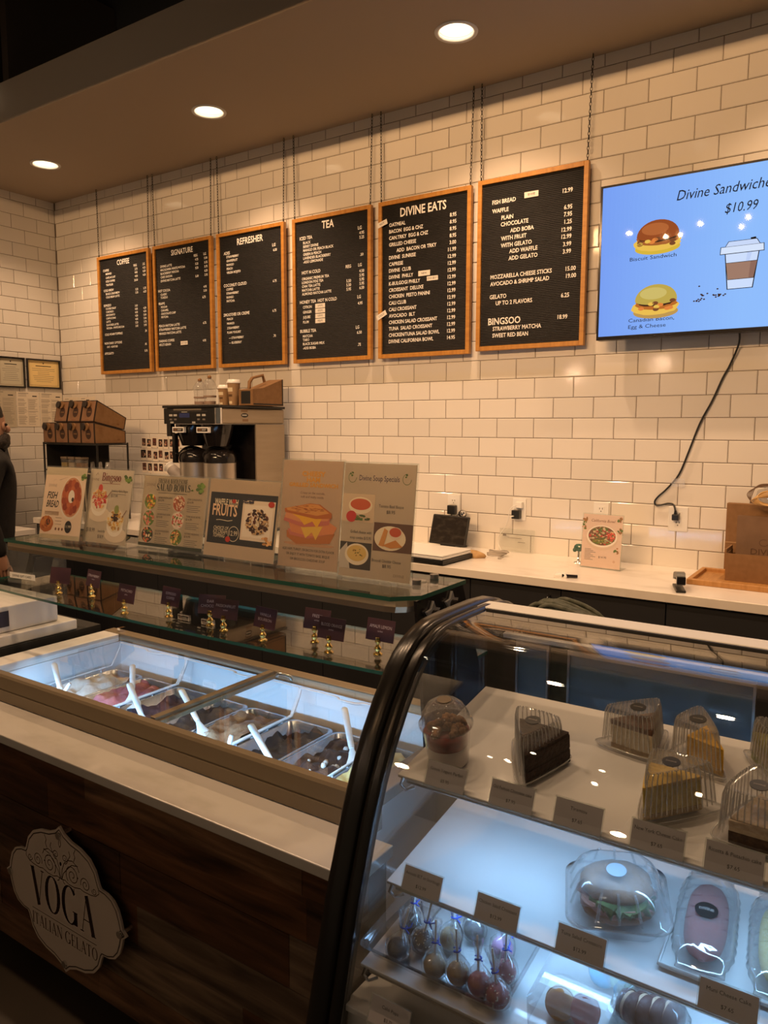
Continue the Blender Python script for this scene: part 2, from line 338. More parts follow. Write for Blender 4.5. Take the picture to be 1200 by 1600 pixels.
# track spotlights on the front of the soffit and over the counter
def spot(name, loc, aim, label, power, group, size=2.2, r=.035, bare=False):
    t = thing(name, label, 'spotlight', loc, 0, group)
    d = (Vector(aim) - Vector(loc)).normalized(); q = d.to_track_quat('-Z', 'Y').to_matrix()
    mb = MB(); mb.lathe([(.0, .13), (.035, .13), (.045, .12), (.045, .0), (.041, .0), (.036, .025)], n=20, M=q.to_4x4(), cap0=False, cap1=False); mb.build('lamp_housing', WHITEP, t)
    mb = MB(); mb.lathe([(.036, .02), (.030, -.012 if bare else .016), (.0, -.028 if bare else .014)], n=20, M=q.to_4x4(), cap0=False, cap1=False); mb.build('lens', BULB, t)
    mb = MB(); mb.cyl(q @ Vector((0, 0, .13)), (0, 0, 4.30 - loc[2]), .006, n=8); mb.build('stem', WHITEP, t)
    ld = bpy.data.lights.new('spot', 'SPOT'); ld.energy = power; ld.color = WARM; ld.spot_size = size; ld.spot_blend = .7; ld.shadow_soft_size = r
    lo = bpy.data.objects.new('spot_beam', ld); col.objects.link(lo); lo.parent = t; lo.rotation_euler = d.to_track_quat('-Z', 'Y').to_euler(); lo.location = d * .035
for i, (x, y, z) in enumerate(((-2.36, -2.15, 3.83), (-1.97, -2.15, 3.83), (-1.57, -2.15, 3.83), (-1.195, -2.15, 3.83), (-.79, -2.15, 3.83), (.15, -2.6, 3.7), (.95, -2.6, 3.7), (1.75, -2.6, 3.7))):  # last three added as top light for the ledge and pastry case
    spot('track_spotlight', (x, y, z), (x, -2.5, 0.9), ['far left', 'second', 'third', 'fourth', 'fifth', 'sixth', 'seventh', 'far right, added'][i] + ' white spotlight hung over the counter, out of view', P_TRACK * (.55 if i < 5 else 1.35), 'spotlights over the counter', bare=i < 5)
for i in range(10):
    x = (-.64, -.24, .49, .94, 1.5, -1.2, -.0, .15, .78, 2.0)[i]; y = -5.2 - .6 * (i // 5)
    t = thing('pendant_bulb', 'warm pendant bulb %s of the %s row behind the camera' % (('one', 'two', 'three', 'four', 'five')[i % 5], ('near', 'far')[i // 5]), 'pendant lamp', (x, y, 3.33 + .0886 * (-y - 1.115)), 0, 'bulbs in the room')
    mb = MB(); mb.ball((0, 0, 0), .020, 16); mb.build('bulb', BULB, t)
    mb = MB(); mb.cyl((0, 0, .02), (0, 0, .10), .018, n=10); mb.cyl((0, 0, .10), (0, 0, 4.30 - t.location.z), .003, n=6); mb.build('cord', MBLACK, t)
    ld = bpy.data.lights.new('room', 'SPOT'); ld.energy = P_ROOM; ld.color = AMBER; ld.shadow_soft_size = .018; ld.spot_size = 1.4; ld.spot_blend = .9
    lo = bpy.data.objects.new('bulb_beam', ld); col.objects.link(lo); lo.parent = t; d = (Vector((-1.9 + 1.05 * (i % 5) + .4 * (i // 5), 0, 3.05)) - t.location).normalized(); lo.rotation_euler = d.to_track_quat('-Z', 'Y').to_euler(); lo.location = d * .06
for i, (x, y, z) in enumerate(((-.85, -5.0, 2.2), (.14, -5.0, 2.28), (1.3, -5.2, 2.3), (2.7, -5.2, 2.3))):  # added to brighten the counter front; first two placed from wall glints
    t = thing('globe_pendant', '%s small globe lamp added behind the camera as fill light' % ('first', 'second', 'third', 'last')[i], 'pendant lamp', (x, y, z), 0, 'fill globes added behind the camera')
    mb = MB(); mb.ball((0, 0, 0), .035, 20); mb.build('globe', BULB, t)
    mb = MB(); mb.cyl((0, 0, .035), (0, 0, .09), .02, n=12); mb.cyl((0, 0, .09), (0, 0, 4.30 - z), .003, n=6); mb.build('cord', MBLACK, t)
    ld = bpy.data.lights.new('pendant', 'POINT'); ld.energy = P_FILL; ld.color = (1.0, .64, .40); ld.shadow_soft_size = .036
    lo = bpy.data.objects.new('pendant_fill_light', ld); col.objects.link(lo); lo.parent = t
t = thing('fascia_lamp', 'small round white lamp on the front face of the soffit, cut by the left edge', 'lamp', (-2.23, SY, 3.49))
mb = MB(); mb.cyl((0, 0, 0), (0, -.03, 0), .035, n=20); mb.build('base', WHITEP, t)
mb = MB(); mb.ball((0, -.055, 0), .05, 20); mb.build('globe', mk('milk_glass', (.8, .76, .7), .3, emit=(1, .8, .55), es=.5), t)

# ================================================================== BACK COUNTER
mb = MB(); mb.box((-2.86, -.61, .876), (4.4, -.001, .914)); tag(mb.build('stone_worktop', QUARTZ, bevel=.002), 'long white veined stone worktop along the tiled back wall', 'worktop')
cabs = [-2.86, -1.99, -1.10, -.21, .68, 1.57, 2.46, 3.35]; cabl = ['under the black rack', 'under the coffee brewer', 'between brewer and tablet', 'under the black tablet', 'under the california bowl sign', 'under the wooden tray', 'past the wooden tray']
for x0, x1, s in zip(cabs, cabs[1:], cabl):
    t = thing('base_cabinet', 'charcoal two-door base cabinet ' + s, 'cabinet', (x0, -.585, 0), 0, 'charcoal cabinets under the back worktop')
    wd = x1 - x0; mb = MB(); mb.box((.001, .02, .09), (wd - .001, .575, .875)); mb.box((.001, .07, .002), (wd - .001, .55, .09)); mb.build('body', CABD, t)
    for k in (0, 1):
        a = .002 + k * wd / 2; mb = MB(); mb.box((a, 0, .1), (a + wd / 2 - .004, .0195, .868)); d = mb.build('door', CABD, t, .0015)
        hx = wd / 2 - .05 if k == 0 else wd / 2 + .05; mb = MB(); mb.tube([(hx, 0, .72), (hx, -.028, .725), (hx, -.028, .835), (hx, 0, .84)], .005); mb.build('handle', CHROME, d)
mb = MB(); mb.box((XL + .001, -3.4, .80), (-2.80, -.63, .84)); tag(mb.build('side_worktop', QUARTZ, bevel=.002), 'lower white stone worktop along the left wall behind the person', 'worktop')
mb = MB(); mb.box((XL + .001, -3.4, .0), (-2.84, -.66, .799)); tag(mb.build('side_cabinet', CABD), 'dark cabinet under the left wall worktop', 'cabinet')

# ================================================================== MENU LETTER BOARDS
LB = noise_col('letter_board_felt', (.0115, .0105, .011), (.007, .007, .0075), 30, .75)
def _groove(m):
    n, l, b = nodes(m); tc = n.new('ShaderNodeTexCoord'); sx = n.new('ShaderNodeSeparateXYZ'); mu = n.new('ShaderNodeMath'); mu.operation = 'MULTIPLY'; mu.inputs[1].default_value = 2 * PI / .0086
    sn = n.new('ShaderNodeMath'); sn.operation = 'SINE'; bp = n.new('ShaderNodeBump'); bp.inputs['Strength'].default_value = .9; bp.inputs['Distance'].default_value = .003
    l.new(tc.outputs['Object'], sx.inputs[0]); l.new(sx.outputs[2], mu.inputs[0]); l.new(mu.outputs[0], sn.inputs[0]); l.new(sn.outputs[0], bp.inputs['Height']); l.new(bp.outputs[0], b.inputs['Normal'])
_groove(LB)
CHAINM = mk('dark_chain', (.05, .045, .04), .3, 1.0)
def chain_mesh(mb, p, q):
    p = Vector(p); q = Vector(q); L = (q - p).length; k = int(L / .0165); d = (q - p) / k; dn = d.normalized(); a = Vector((1, 0, 0)); a = (a - dn * a.dot(dn)).normalized(); b = dn.cross(a)
    for i in range(k):
        c = p + d * (i + .5); e = a if i % 2 else b
        mb.tube([c + dn * (.0105 * math.cos(t)) + e * (.0050 * math.sin(t)) for t in [2 * PI * j / 8 for j in range(8)]], .0017, 4, closed=True)
BW, BH, BZ, BY = .588, .868, 1.968, -.026
def board(title, rows, x0, label, dz=0, tsize=.036, ttx=.5, tv=.078, tilt=0, extra=()):
    """rows: (text, u, v, size, align, chip) with u and v as fractions of the board"""
    t = thing('menu_letter_board', label, 'menu board', (x0, BY, BZ + dz), 0, 'six oak framed letter boards hung on chains')
    W, H, f, d = BW, BH, .023, .026
    mb = MB()
    for a, b, m in (((0, 0), (f, H), 0), ((W - f, 0), (W, H), 0), ((f, 0), (W - f, f), 1), ((f, H - f), (W - f, H), 1)): mb.box((a[0], -d, a[1]), (b[0], 0, b[1]), m=m)
    mb.build('frame', [OAK, OAKH], t, .0015)
    mb = MB(); mb.box((f, -.014, f), (W - f, -.003, H - f))
    F = Face2D(mb, (0, -.0142, H), (1, 0, 0), (0, 0, -1), (0, -1, 0), 1); F.lift = .0006; F.bold = .022
    if title: F.text(title, W * ttx, H * tv + tsize * .5, tsize, (1, 1, 1), align='C', sx=.80)
    for r in rows:
        tx, u, v = r[:3]; sz = r[3] if len(r) > 3 else .0155; al = r[4] if len(r) > 4 else 'L'
        F.text(tx, W * u, H * v + sz * .5, sz, (1, 1, 1), align=al, sx=.86)
    mb.build('letter_panel', [LB, LETTER], t)
    for tx, u, v, wd, ht, rot, bold in extra:
        mb = MB(); cx, cz = W * u, H - H * v; M = Matrix.Translation((cx, -.0285 if rot else -.0150, cz)) @ Matrix.Rotation(rot, 4, 'Y')
        mb.box((-wd / 2, -.0012, -ht / 2), (wd / 2, .0, ht / 2), (.82, .78, .72), 0, M)
        F = Face2D(mb, M @ Vector((-wd / 2, -.0012, ht / 2)), M.to_3x3() @ Vector((1, 0, 0)), M.to_3x3() @ Vector((0, 0, -1)), (0, -1, 0)); F.text(tx, wd / 2, ht * .68, ht * .38, INK, align='C', maxw=wd * .85); mb.build('paper_chip', PRINT, t)
    for s in (.012, W - .012):
        mb = MB(); chain_mesh(mb, (s, -.012, H), (s + (.012 if s > .1 else -.004), -.012, SZ - BZ - dz - .002)); mb.cyl((s, -.012, H), (s, -.012, H + .012), .0025, n=6); mb.build('chain', CHAINM, t)
    return t
R = lambda a, u, v, s=.0155: (a, u, v, s, 'R')
def items(l, u, s=.0145): return [(a, u, v, s) for a, v in l]
def prices(l, u, s=.0145): return [R(a, u, v, s) for a, v in l]
H1 = .0165
board('COFFEE', [R('REG', .76, .118, H1), R('LG', .91, .118, H1), ('COFFEE', .10, .12, H1)] + items([('BREWED', .15), ('CAFE AU LAIT', .182), ('ICED COFFEE', .212), ('TRAVELER', .242)], .15)
      + prices([('3.75', .148), ('4.00', .176), ('4.00', .206), ('25.00', .238)], .77) + prices([('4.25', .148), ('4.30', .176), ('4.30', .206)], .92)
      + [('COLD BREW', .10, .288, H1)] + items([('BLACK COLD BREW', .317), ('COLD BREW LATTE', .345)], .14) + prices([('5.25', .313), ('5.35', .34)], .77) + prices([('5.75', .313), ('6.25', .34)], .92)
      + [('ESPRESSO', .09, .414, H1)] + items([('DOUBLE SHOT', .442), ('CORTADO', .469), ('MACCHIATO', .496), ('CAPPUCCINO', .524), ('LATTE', .552), ('FLAVORED LATTE', .58), ('MOCHA - WHITE MOCHA', .607)], .13)
      + prices([('3.50', .446), ('4.00', .473), ('4.00', .5), ('4.50', .528), ('4.50', .556), ('5.25', .584), ('5.45', .612)], .75) + prices([('4.50', .473), ('4.50', .5), ('5.00', .528), ('5.00', .556), ('5.75', .584), ('5.95', .612)], .91)
      + [('COLD FOAM TOPPING', .09, .66, H1), R('.50', .91, .66), ('NON DAIRY OPTIONS', .08, .735, H1), ('OAT - ALMOND', .12, .766, .0145), R('.95', .90, .768), ('AFFOGATO', .07, .822, H1), R('5.95', .91, .822)],
      -2.775, 'leftmost oak framed letter board, headed COFFEE', tv=.07)
board('SIGNATURE', [R('REG', .76, .124, H1), R('LG', .90, .124, H1)] + prices([('4.75', .155), ('5.25', .188), ('5.25', .219), ('5.50', .282)], .77) + prices([('5.50', .155), ('5.75', .188), ('5.75', .219), ('6.25', .25), ('5.95', .282)], .92)
      + items([('DIVINE LATTE', .166), ('MACADAMIA WHITE MOCHA', .194), ('BLACKBERRY MOCHA', .222), ('CAFE SAIGON', .25), ('DIVINE MATCHA LATTE', .28)], .12, .0155)
      + [('HOT COCOA', .07, .357, H1)] + items([('CLASSIC', .386), ('TUXEDO', .412)], .11) + prices([('4.95', .37), ('5.50', .40)], .90) + [('FRAPPE', .07, .458, H1), R('6.75', .88, .448)]
      + items([('MOCHA', .486), ('CARAMEL', .513), ('CHOCOLATE CHIP', .54), ('MATCHA', .566)], .11) + items([('PEACH MATCHA LATTE', .636), ('STRAWBERRY MATCHA LATTE', .666), ('MANGO MATCHA LATTE', .697)], .065, .0165) + [R('6.75', .88, .645)]
      + items([('DABANG COFFEE', .757), ('MULTI GRAIN', .787)], .06, .0165) + [R('4.95', .87, .78)], -2.145, 'second letter board from the left, headed SIGNATURE', tv=.072, extra=[('HOT ICE', .50, .787, .07, .026, 0, 0)])
board('REFRESHER', [R('LG', .87, .146, .019), R('6.50', .89, .182), ('ADES', .10, .15, .019)] + items([('STRAWBERRY', .178), ('GRAPEFRUIT', .207), ('MANGO', .236), ('PEACH', .265), ('VIRGIN MOJITO', .294)], .14)
      + [('COCONUT CLOUD', .09, .387, .019), R('6.75', .88, .40)] + items([('COFFEE', .417), ('STRAWBERRY', .446), ('MANGO', .475), ('MATCHA', .503)], .13) + [('SMOOTHIE OR CREME', .08, .605, .019), R('6.75', .87, .61)]
      + items([('PEACH', .637), ('MANGO', .67), ('STRAWBERRY', .704), ('PLAIN YOGURT', .738)], .13) + items([('— STRAWBERRY', .779), ('— BLUEBERRY', .815)], .155) + [R('.70', .86, .79)], -1.508, 'third letter board from the left, headed REFRESHER', tv=.08, tsize=.04)
board('TEA', [R('LG', .88, .132, .019)] + prices([('4.95', .165), ('5.25', .194)], .91, .0165) + [('ICED TEA', .09, .138, .019)] + items([('BLACK', .17), ('BERRY DIVINE', .196), ('MANGO OR PEACH BLACK', .222), ('GREEN & PEACH', .249), ('LAVENDER BLACKBERRY', .275), ('-ADD LEMONADE', .301)], .135, .0155)
      + [R('.50', .90, .306), R('REG', .75, .372, .018), R('LG', .88, .372, .018), ('HOT N COLD', .115, .373, .019)] + items([('ORGANIC PREMIUM TEA', .415), ('LONDON FOG TEA', .441), ('CHAI TEA LATTE', .467), ('MATCHA LATTE', .494), ('ALMOND MATCHA LATTE', .52)], .115, .0155)
      + prices([('4.50', .412), ('5.95', .44), ('5.95', .467), ('5.95', .494), ('6.50', .522)], .91, .0165) + prices([('5.50', .467), ('5.50', .494), ('5.95', .522)], .75, .0165) + [('HONEY TEA  HOT N COLD', .085, .575, .019), R('LG', .87, .58, .018), R('4.95', .89, .622, .0165)]
      + items([('CITRON', .611), ('GINGER', .645), ('JUJUBE', .68), ('PLUM', .714)], .125, .0155) + [('BUBBLE TEA', .085, .776, .019), R('LG', .85, .78, .018), R('6.50', .88, .815, .0165)] + items([('MATCHA', .812), ('TARO', .838), ('BLACK SUGAR MILK', .866), ('-ADD BOBA', .895)], .12, .0155) + [R('.75', .87, .896, .0165)],
      -.852, 'fourth letter board from the left, headed TEA', tv=.07, tsize=.044, ttx=.46, extra=[(a, .355, v, .075, .026, 0, 0) for a, v in (('유자차', .611), ('생강차', .645), ('대추차', .68), ('매실차', .714))])
en = ['OATMEAL', 'BACON  EGG & CHZ', 'CAN.TRKY  EGG & CHZ', 'GRILLED CHEESE', 'ADD  BACON OR TRKY', 'DIVINE  SUNRISE', 'CAPRESE', 'DIVINE  CLUB', 'DIVINE  PHILLY', 'K-BULGOGI PHILLY', 'CROISSANT  DELUXE', 'CHICKEN  PESTO PANINI', 'CALI CLUB', 'CALI CROISSANT', 'AVOCADO  BLT', 'CHICKEN SALAD CROISSANT', 'TUNA  SALAD CROISSANT', 'CHICKEN/TUNA SALAD BOWL', 'DIVINE CALIFORNIA BOWL']
ep = ['8.95'] * 4 + ['3.00', '11.99'] + ['12.99'] * 12 + ['14.95']
board('DIVINE EATS', [(a, .20 if i == 4 else .115, .150 + .0412 * i, .0195) for i, a in enumerate(en)] + [R(a, .845, .150 + .0412 * i, .0195) for i, a in enumerate(ep)], -.212, 'fifth letter board from the left, headed DIVINE EATS', tv=.082, tsize=.046, ttx=.49,
      extra=[('NEW', .51, .150 + .0412 * 8, .075, .028, 0, 1), ('한국식 불고기', .60, .150 + .0412 * 9 - .004, .07, .024, 0, 0), ('HOT', .05, .138, .07, .028, -.28, 1), ('COLD', .045, .72, .07, .028, -.45, 1)])
bl = [('FISH BREAD', .135, .135), ('WAFFLE', .135, .185), ('PLAIN', .225, .230), ('CHOCOLATE', .22, .268), ('ADD BOBA', .31, .310), ('WITH FRUIT', .225, .350), ('WITH GELATO', .225, .390), ('ADD WAFFLE', .305, .428), ('ADD GELATO', .30, .468), ('MOZZARELLA CHEESE STICKS', .13, .567), ('AVOCADO & SHRIMP SALAD', .128, .607), ('GELATO', .125, .683), ('UP TO 2 FLAVORS', .185, .722), ('STRAWBERRY MATCHA', .16, .872), ('SWEET RED BEAN', .158, .912)]
board('', [(a, u, v, .0205) for a, u, v in bl] + [R(a, .865, v, .0205) for a, v in (('12.99', .137), ('6.95', .228), ('7.95', .267), ('1.25', .308), ('12.99', .350), ('12.99', .388), ('3.99', .430), ('3.99', .470))] + [R('15.00', .91, .567, .0205), R('19.00', .915, .607, .0205), R('6.25', .86, .712, .0205), R('18.99', .85, .832, .0205), ('BINGSOO', .115, .828, .034)],
      .415, 'sixth letter board, beside the screen, starting with FISH BREAD', dz=.010, extra=[('붕어빵', .50, .125, .075, .028, 0, 0)])

# ================================================================== WALL SCREEN
t = thing('wall_screen', 'large wall screen with blue sandwich menu, right of the letter boards', 'screen', (1.095, -.13, 1.985))
W, H = 1.225, .70
mb = MB(); mb.box((0, .0, 0), (W, .045, H)); mb.box((W * .3, .045, H * .2), (W * .7, .1255, H * .7)); mb.build('housing', BLACK, t, .004)
mb = MB(); B = .009
for a, b in (((0, 0), (B, H)), ((W - B, 0), (W, H)), ((B, H - B), (W - B, H)), ((B, 0), (W - B, .017))): mb.box((a[0], -.006, a[1]), (b[0], -.0002, b[1]))
mb.build('bezel', GBLACK, t)
mb = MB(); F = Face2D(mb, (B, -.003, H - B), (1, 0, 0), (0, 0, -1), (0, -1, 0)); F.lift = .00025
w2, h2 = W - 2 * B, H - B - .017; N = 60
bluec = lambda k: tuple(lerp(a, b, k) for a, b in zip(srgb(120, 160, 243), srgb(142, 188, 252)))
for i in range(N): F.rect(w2 * i / N, 0, w2 / N + .0005, h2, bluec(min(1, i / 30)), 0)
F.text('Divine Sandwiches', .33, .105, .043, INK, shear=.22, sx=.86); F.text('$10.99', .53, .188, .040, INK, shear=.18, sx=.82)
def sandwich(cx, cy, s, top, mid, low, sp):
    F.oval(cx, cy + .036 * s, .075 * s, .022 * s, low, 3); F.oval(cx - .004, cy + .02 * s, .080 * s, .026 * s, YEL, 4, jit=.05); F.oval(cx, cy + .006 * s, .070 * s, .024 * s, mid, 5, jit=.08); F.oval(cx + .002, cy + .004 * s, .06 * s, .014 * s, DBR, 6, jit=.1)
    F.poly([(cx + .07 * s * math.cos(a), cy - .004 * s + (.052 if math.sin(a) < 0 else .016) * s * math.sin(a)) for a in [2 * PI * i / 30 for i in range(30)]], top, 8)
    F.poly([(cx - .012 + .045 * s * math.cos(a), cy - .026 * s + .02 * s * math.sin(a)) for a in [2 * PI * i / 20 for i in range(20)]], sp, 9)
    for i in range(9): F.oval(cx + random.uniform(-.06, .06) * s, cy + random.uniform(.0, .03) * s, .010 * s, .006 * s, random.choice([ORG, YEL, BRN]), 10)
sandwich(.255, .248, 1.32, srgb(150, 75, 35), srgb(165, 95, 45), srgb(215, 180, 60), srgb(178, 100, 52)); F.text('Biscuit Sandwich', .135, .343, .0165, INK, sx=1.32)
sandwich(.258, .530, 1.32, srgb(190, 165, 75), srgb(185, 105, 40), srgb(190, 150, 80), srgb(205, 185, 105)); F.text('Canadian Bacon,', .139, .617, .0165, INK, sx=1.3); F.text('Egg & Cheese', .139, .646, .0165, INK, sx=1.3)
# a plain paper coffee cup with spilt beans
cw = lambda x, y: (.600 + x * .93, .428 + y * .70)
def cupoly(pts, c, k): F.poly([cw(x, y) for x, y in pts], c, k)
cupoly([(-.066, -.10), (.080, -.10), (.060, .115), (-.050, .115)], INK, 3); cupoly([(-.062, -.10), (.076, -.10), (.056, .111), (-.046, .111)], srgb(205, 222, 252), 4)
cupoly([(-.059, -.045), (.073, -.045), (.061, .058), (-.049, .058)], INK, 5); cupoly([(-.058, -.042), (.072, -.042), (.060, .055), (-.048, .055)], srgb(158, 122, 104), 6)
cupoly([(-.085, -.142), (.098, -.142), (.100, -.096), (-.087, -.096)], INK, 7); cupoly([(-.082, -.139), (.095, -.139), (.097, -.100), (-.084, -.100)], srgb(214, 228, 252), 8); cupoly([(-.052, -.172), (.068, -.172), (.082, -.141), (-.066, -.141)], INK, 7); cupoly([(-.050, -.169), (.066, -.169), (.079, -.141), (-.063, -.141)], srgb(200, 216, 248), 8)
cupoly([(.04, -.18), (.062, -.183), (.064, -.172), (.042, -.171)], INK, 9); cupoly([(.03, -.1), (.05, -.1), (.04, -.045), (.025, -.045)], srgb(190, 208, 246), 5); cupoly([(.045, -.042), (.072, -.042), (.060, .055), (.040, .055)], srgb(140, 104, 90), 7)
for i in range(26):
    x, y = (.447 + random.gauss(0, .018), .535 + random.gauss(0, .014)) if i < 13 else (.515 + random.gauss(0, .022), .525 + random.gauss(0, .009)); F.oval(x, y, .0045, .003, DBR, 4, 9)
mb.build('display', SCREEN, t)
t = thing('screen_cord', 'black screen cord hanging down the tiles to an outlet', 'cord', (1.70, 0, 1.98))
pts = [(1.704, -.06, 2.01), (1.702, -.03, 1.95), (1.668, -.013, 1.86), (1.639, -.012, 1.80), (1.60, -.012, 1.70), (1.553, -.012, 1.60), (1.51, -.012, 1.47), (1.471, -.012, 1.36), (1.42, -.012, 1.29), (1.382, -.013, 1.251), (1.366, -.014, 1.225), (1.375, -.014, 1.207), (1.405, -.014, 1.213), (1.43, -.016, 1.220), (1.455, -.022, 1.215), (1.467, -.034, 1.185)]
def smooth(pts, k=4):
    P = [Vector(p) for p in pts]; out = []
    for i in range(len(P) - 1):
        a, b, c, d = P[max(i - 1, 0)], P[i], P[i + 1], P[min(i + 2, len(P) - 1)]
        for j in range(k):
            u = j / k; out.append(.5 * ((2 * b) + (c - a) * u + (2 * a - 5 * b + 4 * c - d) * u * u + (3 * b - a - 3 * c + d) * u ** 3))
    return out + [P[-1]]
L0 = Vector((1.70, 0, 1.98)); mb = MB(); mb.tube([p - L0 for p in smooth(pts)], .0042, 8); mb.build('cable', BLACK, t)
mb = MB(); mb.box((1.452 - 1.70, -.040, 1.143 - 1.98), (1.482 - 1.70, -.0085, 1.172 - 1.98)); mb.cyl((1.467 - 1.70, -.03, 1.17 - 1.98), (1.467 - 1.70, -.034, 1.19 - 1.98), .008, .005, 10); mb.build('plug', BLACK, t, .003)
mb = MB(); mb.box((1.44, -.0185, 1.30), (1.50, -.0178, 1.34)); tag(mb.build('clear_tape', thin('tape', (1, 1, 1), .06, .3, haze=.12)), 'strip of clear tape holding the screen cord to the tiles', 'tape')
# outlets
def outlet(x, z, label, used=None, w=.076, dec=False):
    t = thing('wall_outlet', label, 'outlet', (x, 0, z), 0, 'white outlets above the back worktop')
    mb = MB(); mb.box((-w / 2, -.007, -.058), (w / 2, -.0002, .058)); mb.build('cover_plate', WHITE, t, .002)
    for s in (1, -1):
        mb = MB(); mb.box((-.017, -.0085, s * .021 - .0165), (.017, -.0069, s * .021 + .0165)); k = mb.build('socket', WHITE, t, .001)
        mb = MB()
        for dx in (-.007, .007): mb.box((dx - .0014, -.0088, s * .021 + .001), (dx + .0014, -.0084, s * .021 + .0095))
        mb.cyl((0, -.0088, s * .021 - .008), (0, -.0084, s * .021 - .008), .0028, n=10); mb.build('slot', MBLACK, k)
outlet(.272, 1.142, 'white outlet above the black tablet, black adapter plugged in low'); outlet(.667, 1.143, 'white outlet with a black and a white charger'); outlet(1.106, 1.148, 'bare white outlet behind the california bowl sign'); outlet(1.474, 1.147, 'white outlet feeding the hanging screen cord', w=.088)
t = thing('power_adapter', 'black adapter in the outlet above the tablet', 'adapter', (.272, -.009, 1.121)); mb = MB(); mb.box((-.024, -.032, -.028), (.024, 0, .022)); mb.build('body', BLACK, t, .004)
mb = MB(); mb.tube(smooth([(0, -.02, -.028), (.001, -.02, -.06), (-.012, -.03, -.09), (-.04, -.035, -.105), (-.05, -.04, -.085), (-.045, -.05, -.115), (-.01, -.05, -.125)]), .003, 6); mb.build('cable', BLACK, t)
t = thing('phone_charger', 'black cube charger in the middle outlet', 'charger', (.66, -.009, 1.118)); mb = MB(); mb.box((-.022, -.034, -.024), (.022, 0, .022)); mb.build('body', BLACK, t, .003); mb = MB(); mb.box((-.017, -.052, -.012), (-.005, -.034, -.006)); mb.build('plug', WHITE, t, .001)
t = thing('phone_charger', 'white cube charger above the black one in the middle outlet', 'charger', (.675, -.009, 1.168)); mb = MB(); mb.box((-.018, -.028, -.016), (.018, 0, .016)); mb.build('body', WHITE, t, .003)
mb = MB(); mb.tube(smooth([(-.01, -.028, 0), (-.04, -.04, -.02), (-.06, -.035, -.1), (-.10, -.03, -.16), (-.115, -.03, -.19), (-.10, -.04, -.225), (-.06, -.10, -.240), (-.05, -.15, -.2485)]), .002, 6); mb.build('cable', WHITE, t)
CZ = .9142
t = thing('coiled_cable', 'grey coiled charging cable on the worktop below the middle outlet', 'cable', (.62, -.19, CZ)); mb = MB()
for k in range(6): mb.tube([(.045 * math.cos(a) * (1 + .1 * k % .3) + .004 * k, .022 * math.sin(a), .006 + .004 * k + .003 * math.sin(3 * a + k)) for a in [2 * PI * i / 22 for i in range(22)]], .003, 6, closed=True)
mb.build('coil', mk('grey_cable', (.42, .38, .34), .5), t); mb = MB(); mb.tube(smooth([(.04, 0, .008), (.06, -.04, .004), (.05, -.075, .004), (.075, -.09, .004)]), .0025, 6); mb.build('loose_end', MATS['grey_cable'], t)
# clear card leaning on wall
t = thing('acrylic_card', 'nearly clear acrylic card leaning on the tiles under the middle outlet', 'sign', (.665, -.035, CZ)); t.rotation_euler = (-.13, 0, 0)
mb = MB(); mb.box((-.10, -.003, 0), (.10, 0, .125)); s_ = mb.build('sheet', ACRYL, t); mb = MB(); F = Face2D(mb, (-.10, -.0035, .125), (1, 0, 0), (0, 0, -1), (0, -1, 0)); F.rect(.05, .048, .08, .003, GRY); F.rect(.11, .068, .04, .003, GRY); F.rect(.02, .03, .02, .012, GRY); mb.build('print', PRINT, s_)
# tablet with stand on top of white laptop boxes
t = thing('tablet', 'black smudged tablet propped upright against the tiles', 'tablet', (.30, -.135, CZ), -.14); M = Matrix.Rotation(-.26, 4, 'X')
mb = MB(); mb.box((-.124, -.008, .02), (.124, .004, .185), M=M); mb.build('case', MBLACK, t, .006); mb = MB(); mb.box((-.114, -.0086, .03), (.114, -.0078, .176), M=M)
sm = noise_col('smudged_glass', (.02, .017, .015), (.05, .043, .036), 18, .2, (1, 1, 2), 8, .45, .75); mb.build('display', sm, t); mb = MB(); mb.box((-.06, .01, 0), (.06, .055, .012)); mb.box((-.05, .004, .01), (.05, .012, .09), M=M); mb.build('stand', BLACK, t, .003)
t = thing('webcam', 'small round chrome and black gadget above the black tablet', 'camera', (.345, -.040, CZ + .16)); mb = MB(); mb.ball((0, 0, .024), .024, 18); mb.build('body', GBLACK, t)
mb = MB(); mb.ball((.010, -.012, .03), .017, 14); mb.ball((-.02, -.014, .018), .012, 12); mb.build('lens', CHROME, t); mb = MB(); mb.cyl((0, .01, 0), (0, .015, -.158), .004, n=8); mb.cyl((0, .015, -.1595), (0, .015, -.152), .022, n=16); mb.build('stand', BLACK, t); 
t = thing('laptop', 'closed white laptop on a black ribbed cooling stand beside the soup sign', 'laptop', (.385, -.47, CZ), -.05)
mb = MB(); mb.box((-.19, -.13, .006), (.165, .15, .026)); [mb.box((-.185, -.132 - .0, .008 + .005 * k), (.167, .152, .010 + .005 * k)) for k in range(3)]; mb.build('stand', BLACK, t, .002)
mb = MB(); mb.box((-.185, -.128, .027), (.16, .147, .040)); mb.build('base', WHITE, t, .004); mb = MB(); mb.box((-.185, -.128, .041), (.16, .147, .050)); mb.build('lid', WHITE, t, .004); mb = MB(); [mb.cyl((x, y, 0), (x, y, .006), .012, n=12) for x in (-.15, .13) for y in (-.1, .12)]; mb.build('foot', MBLACK, t)
t = thing('snack_packet', 'crumpled tan paper packet beside the coiled cable', 'packet', (.535, -.29, CZ)); mb = MB(); n = 18
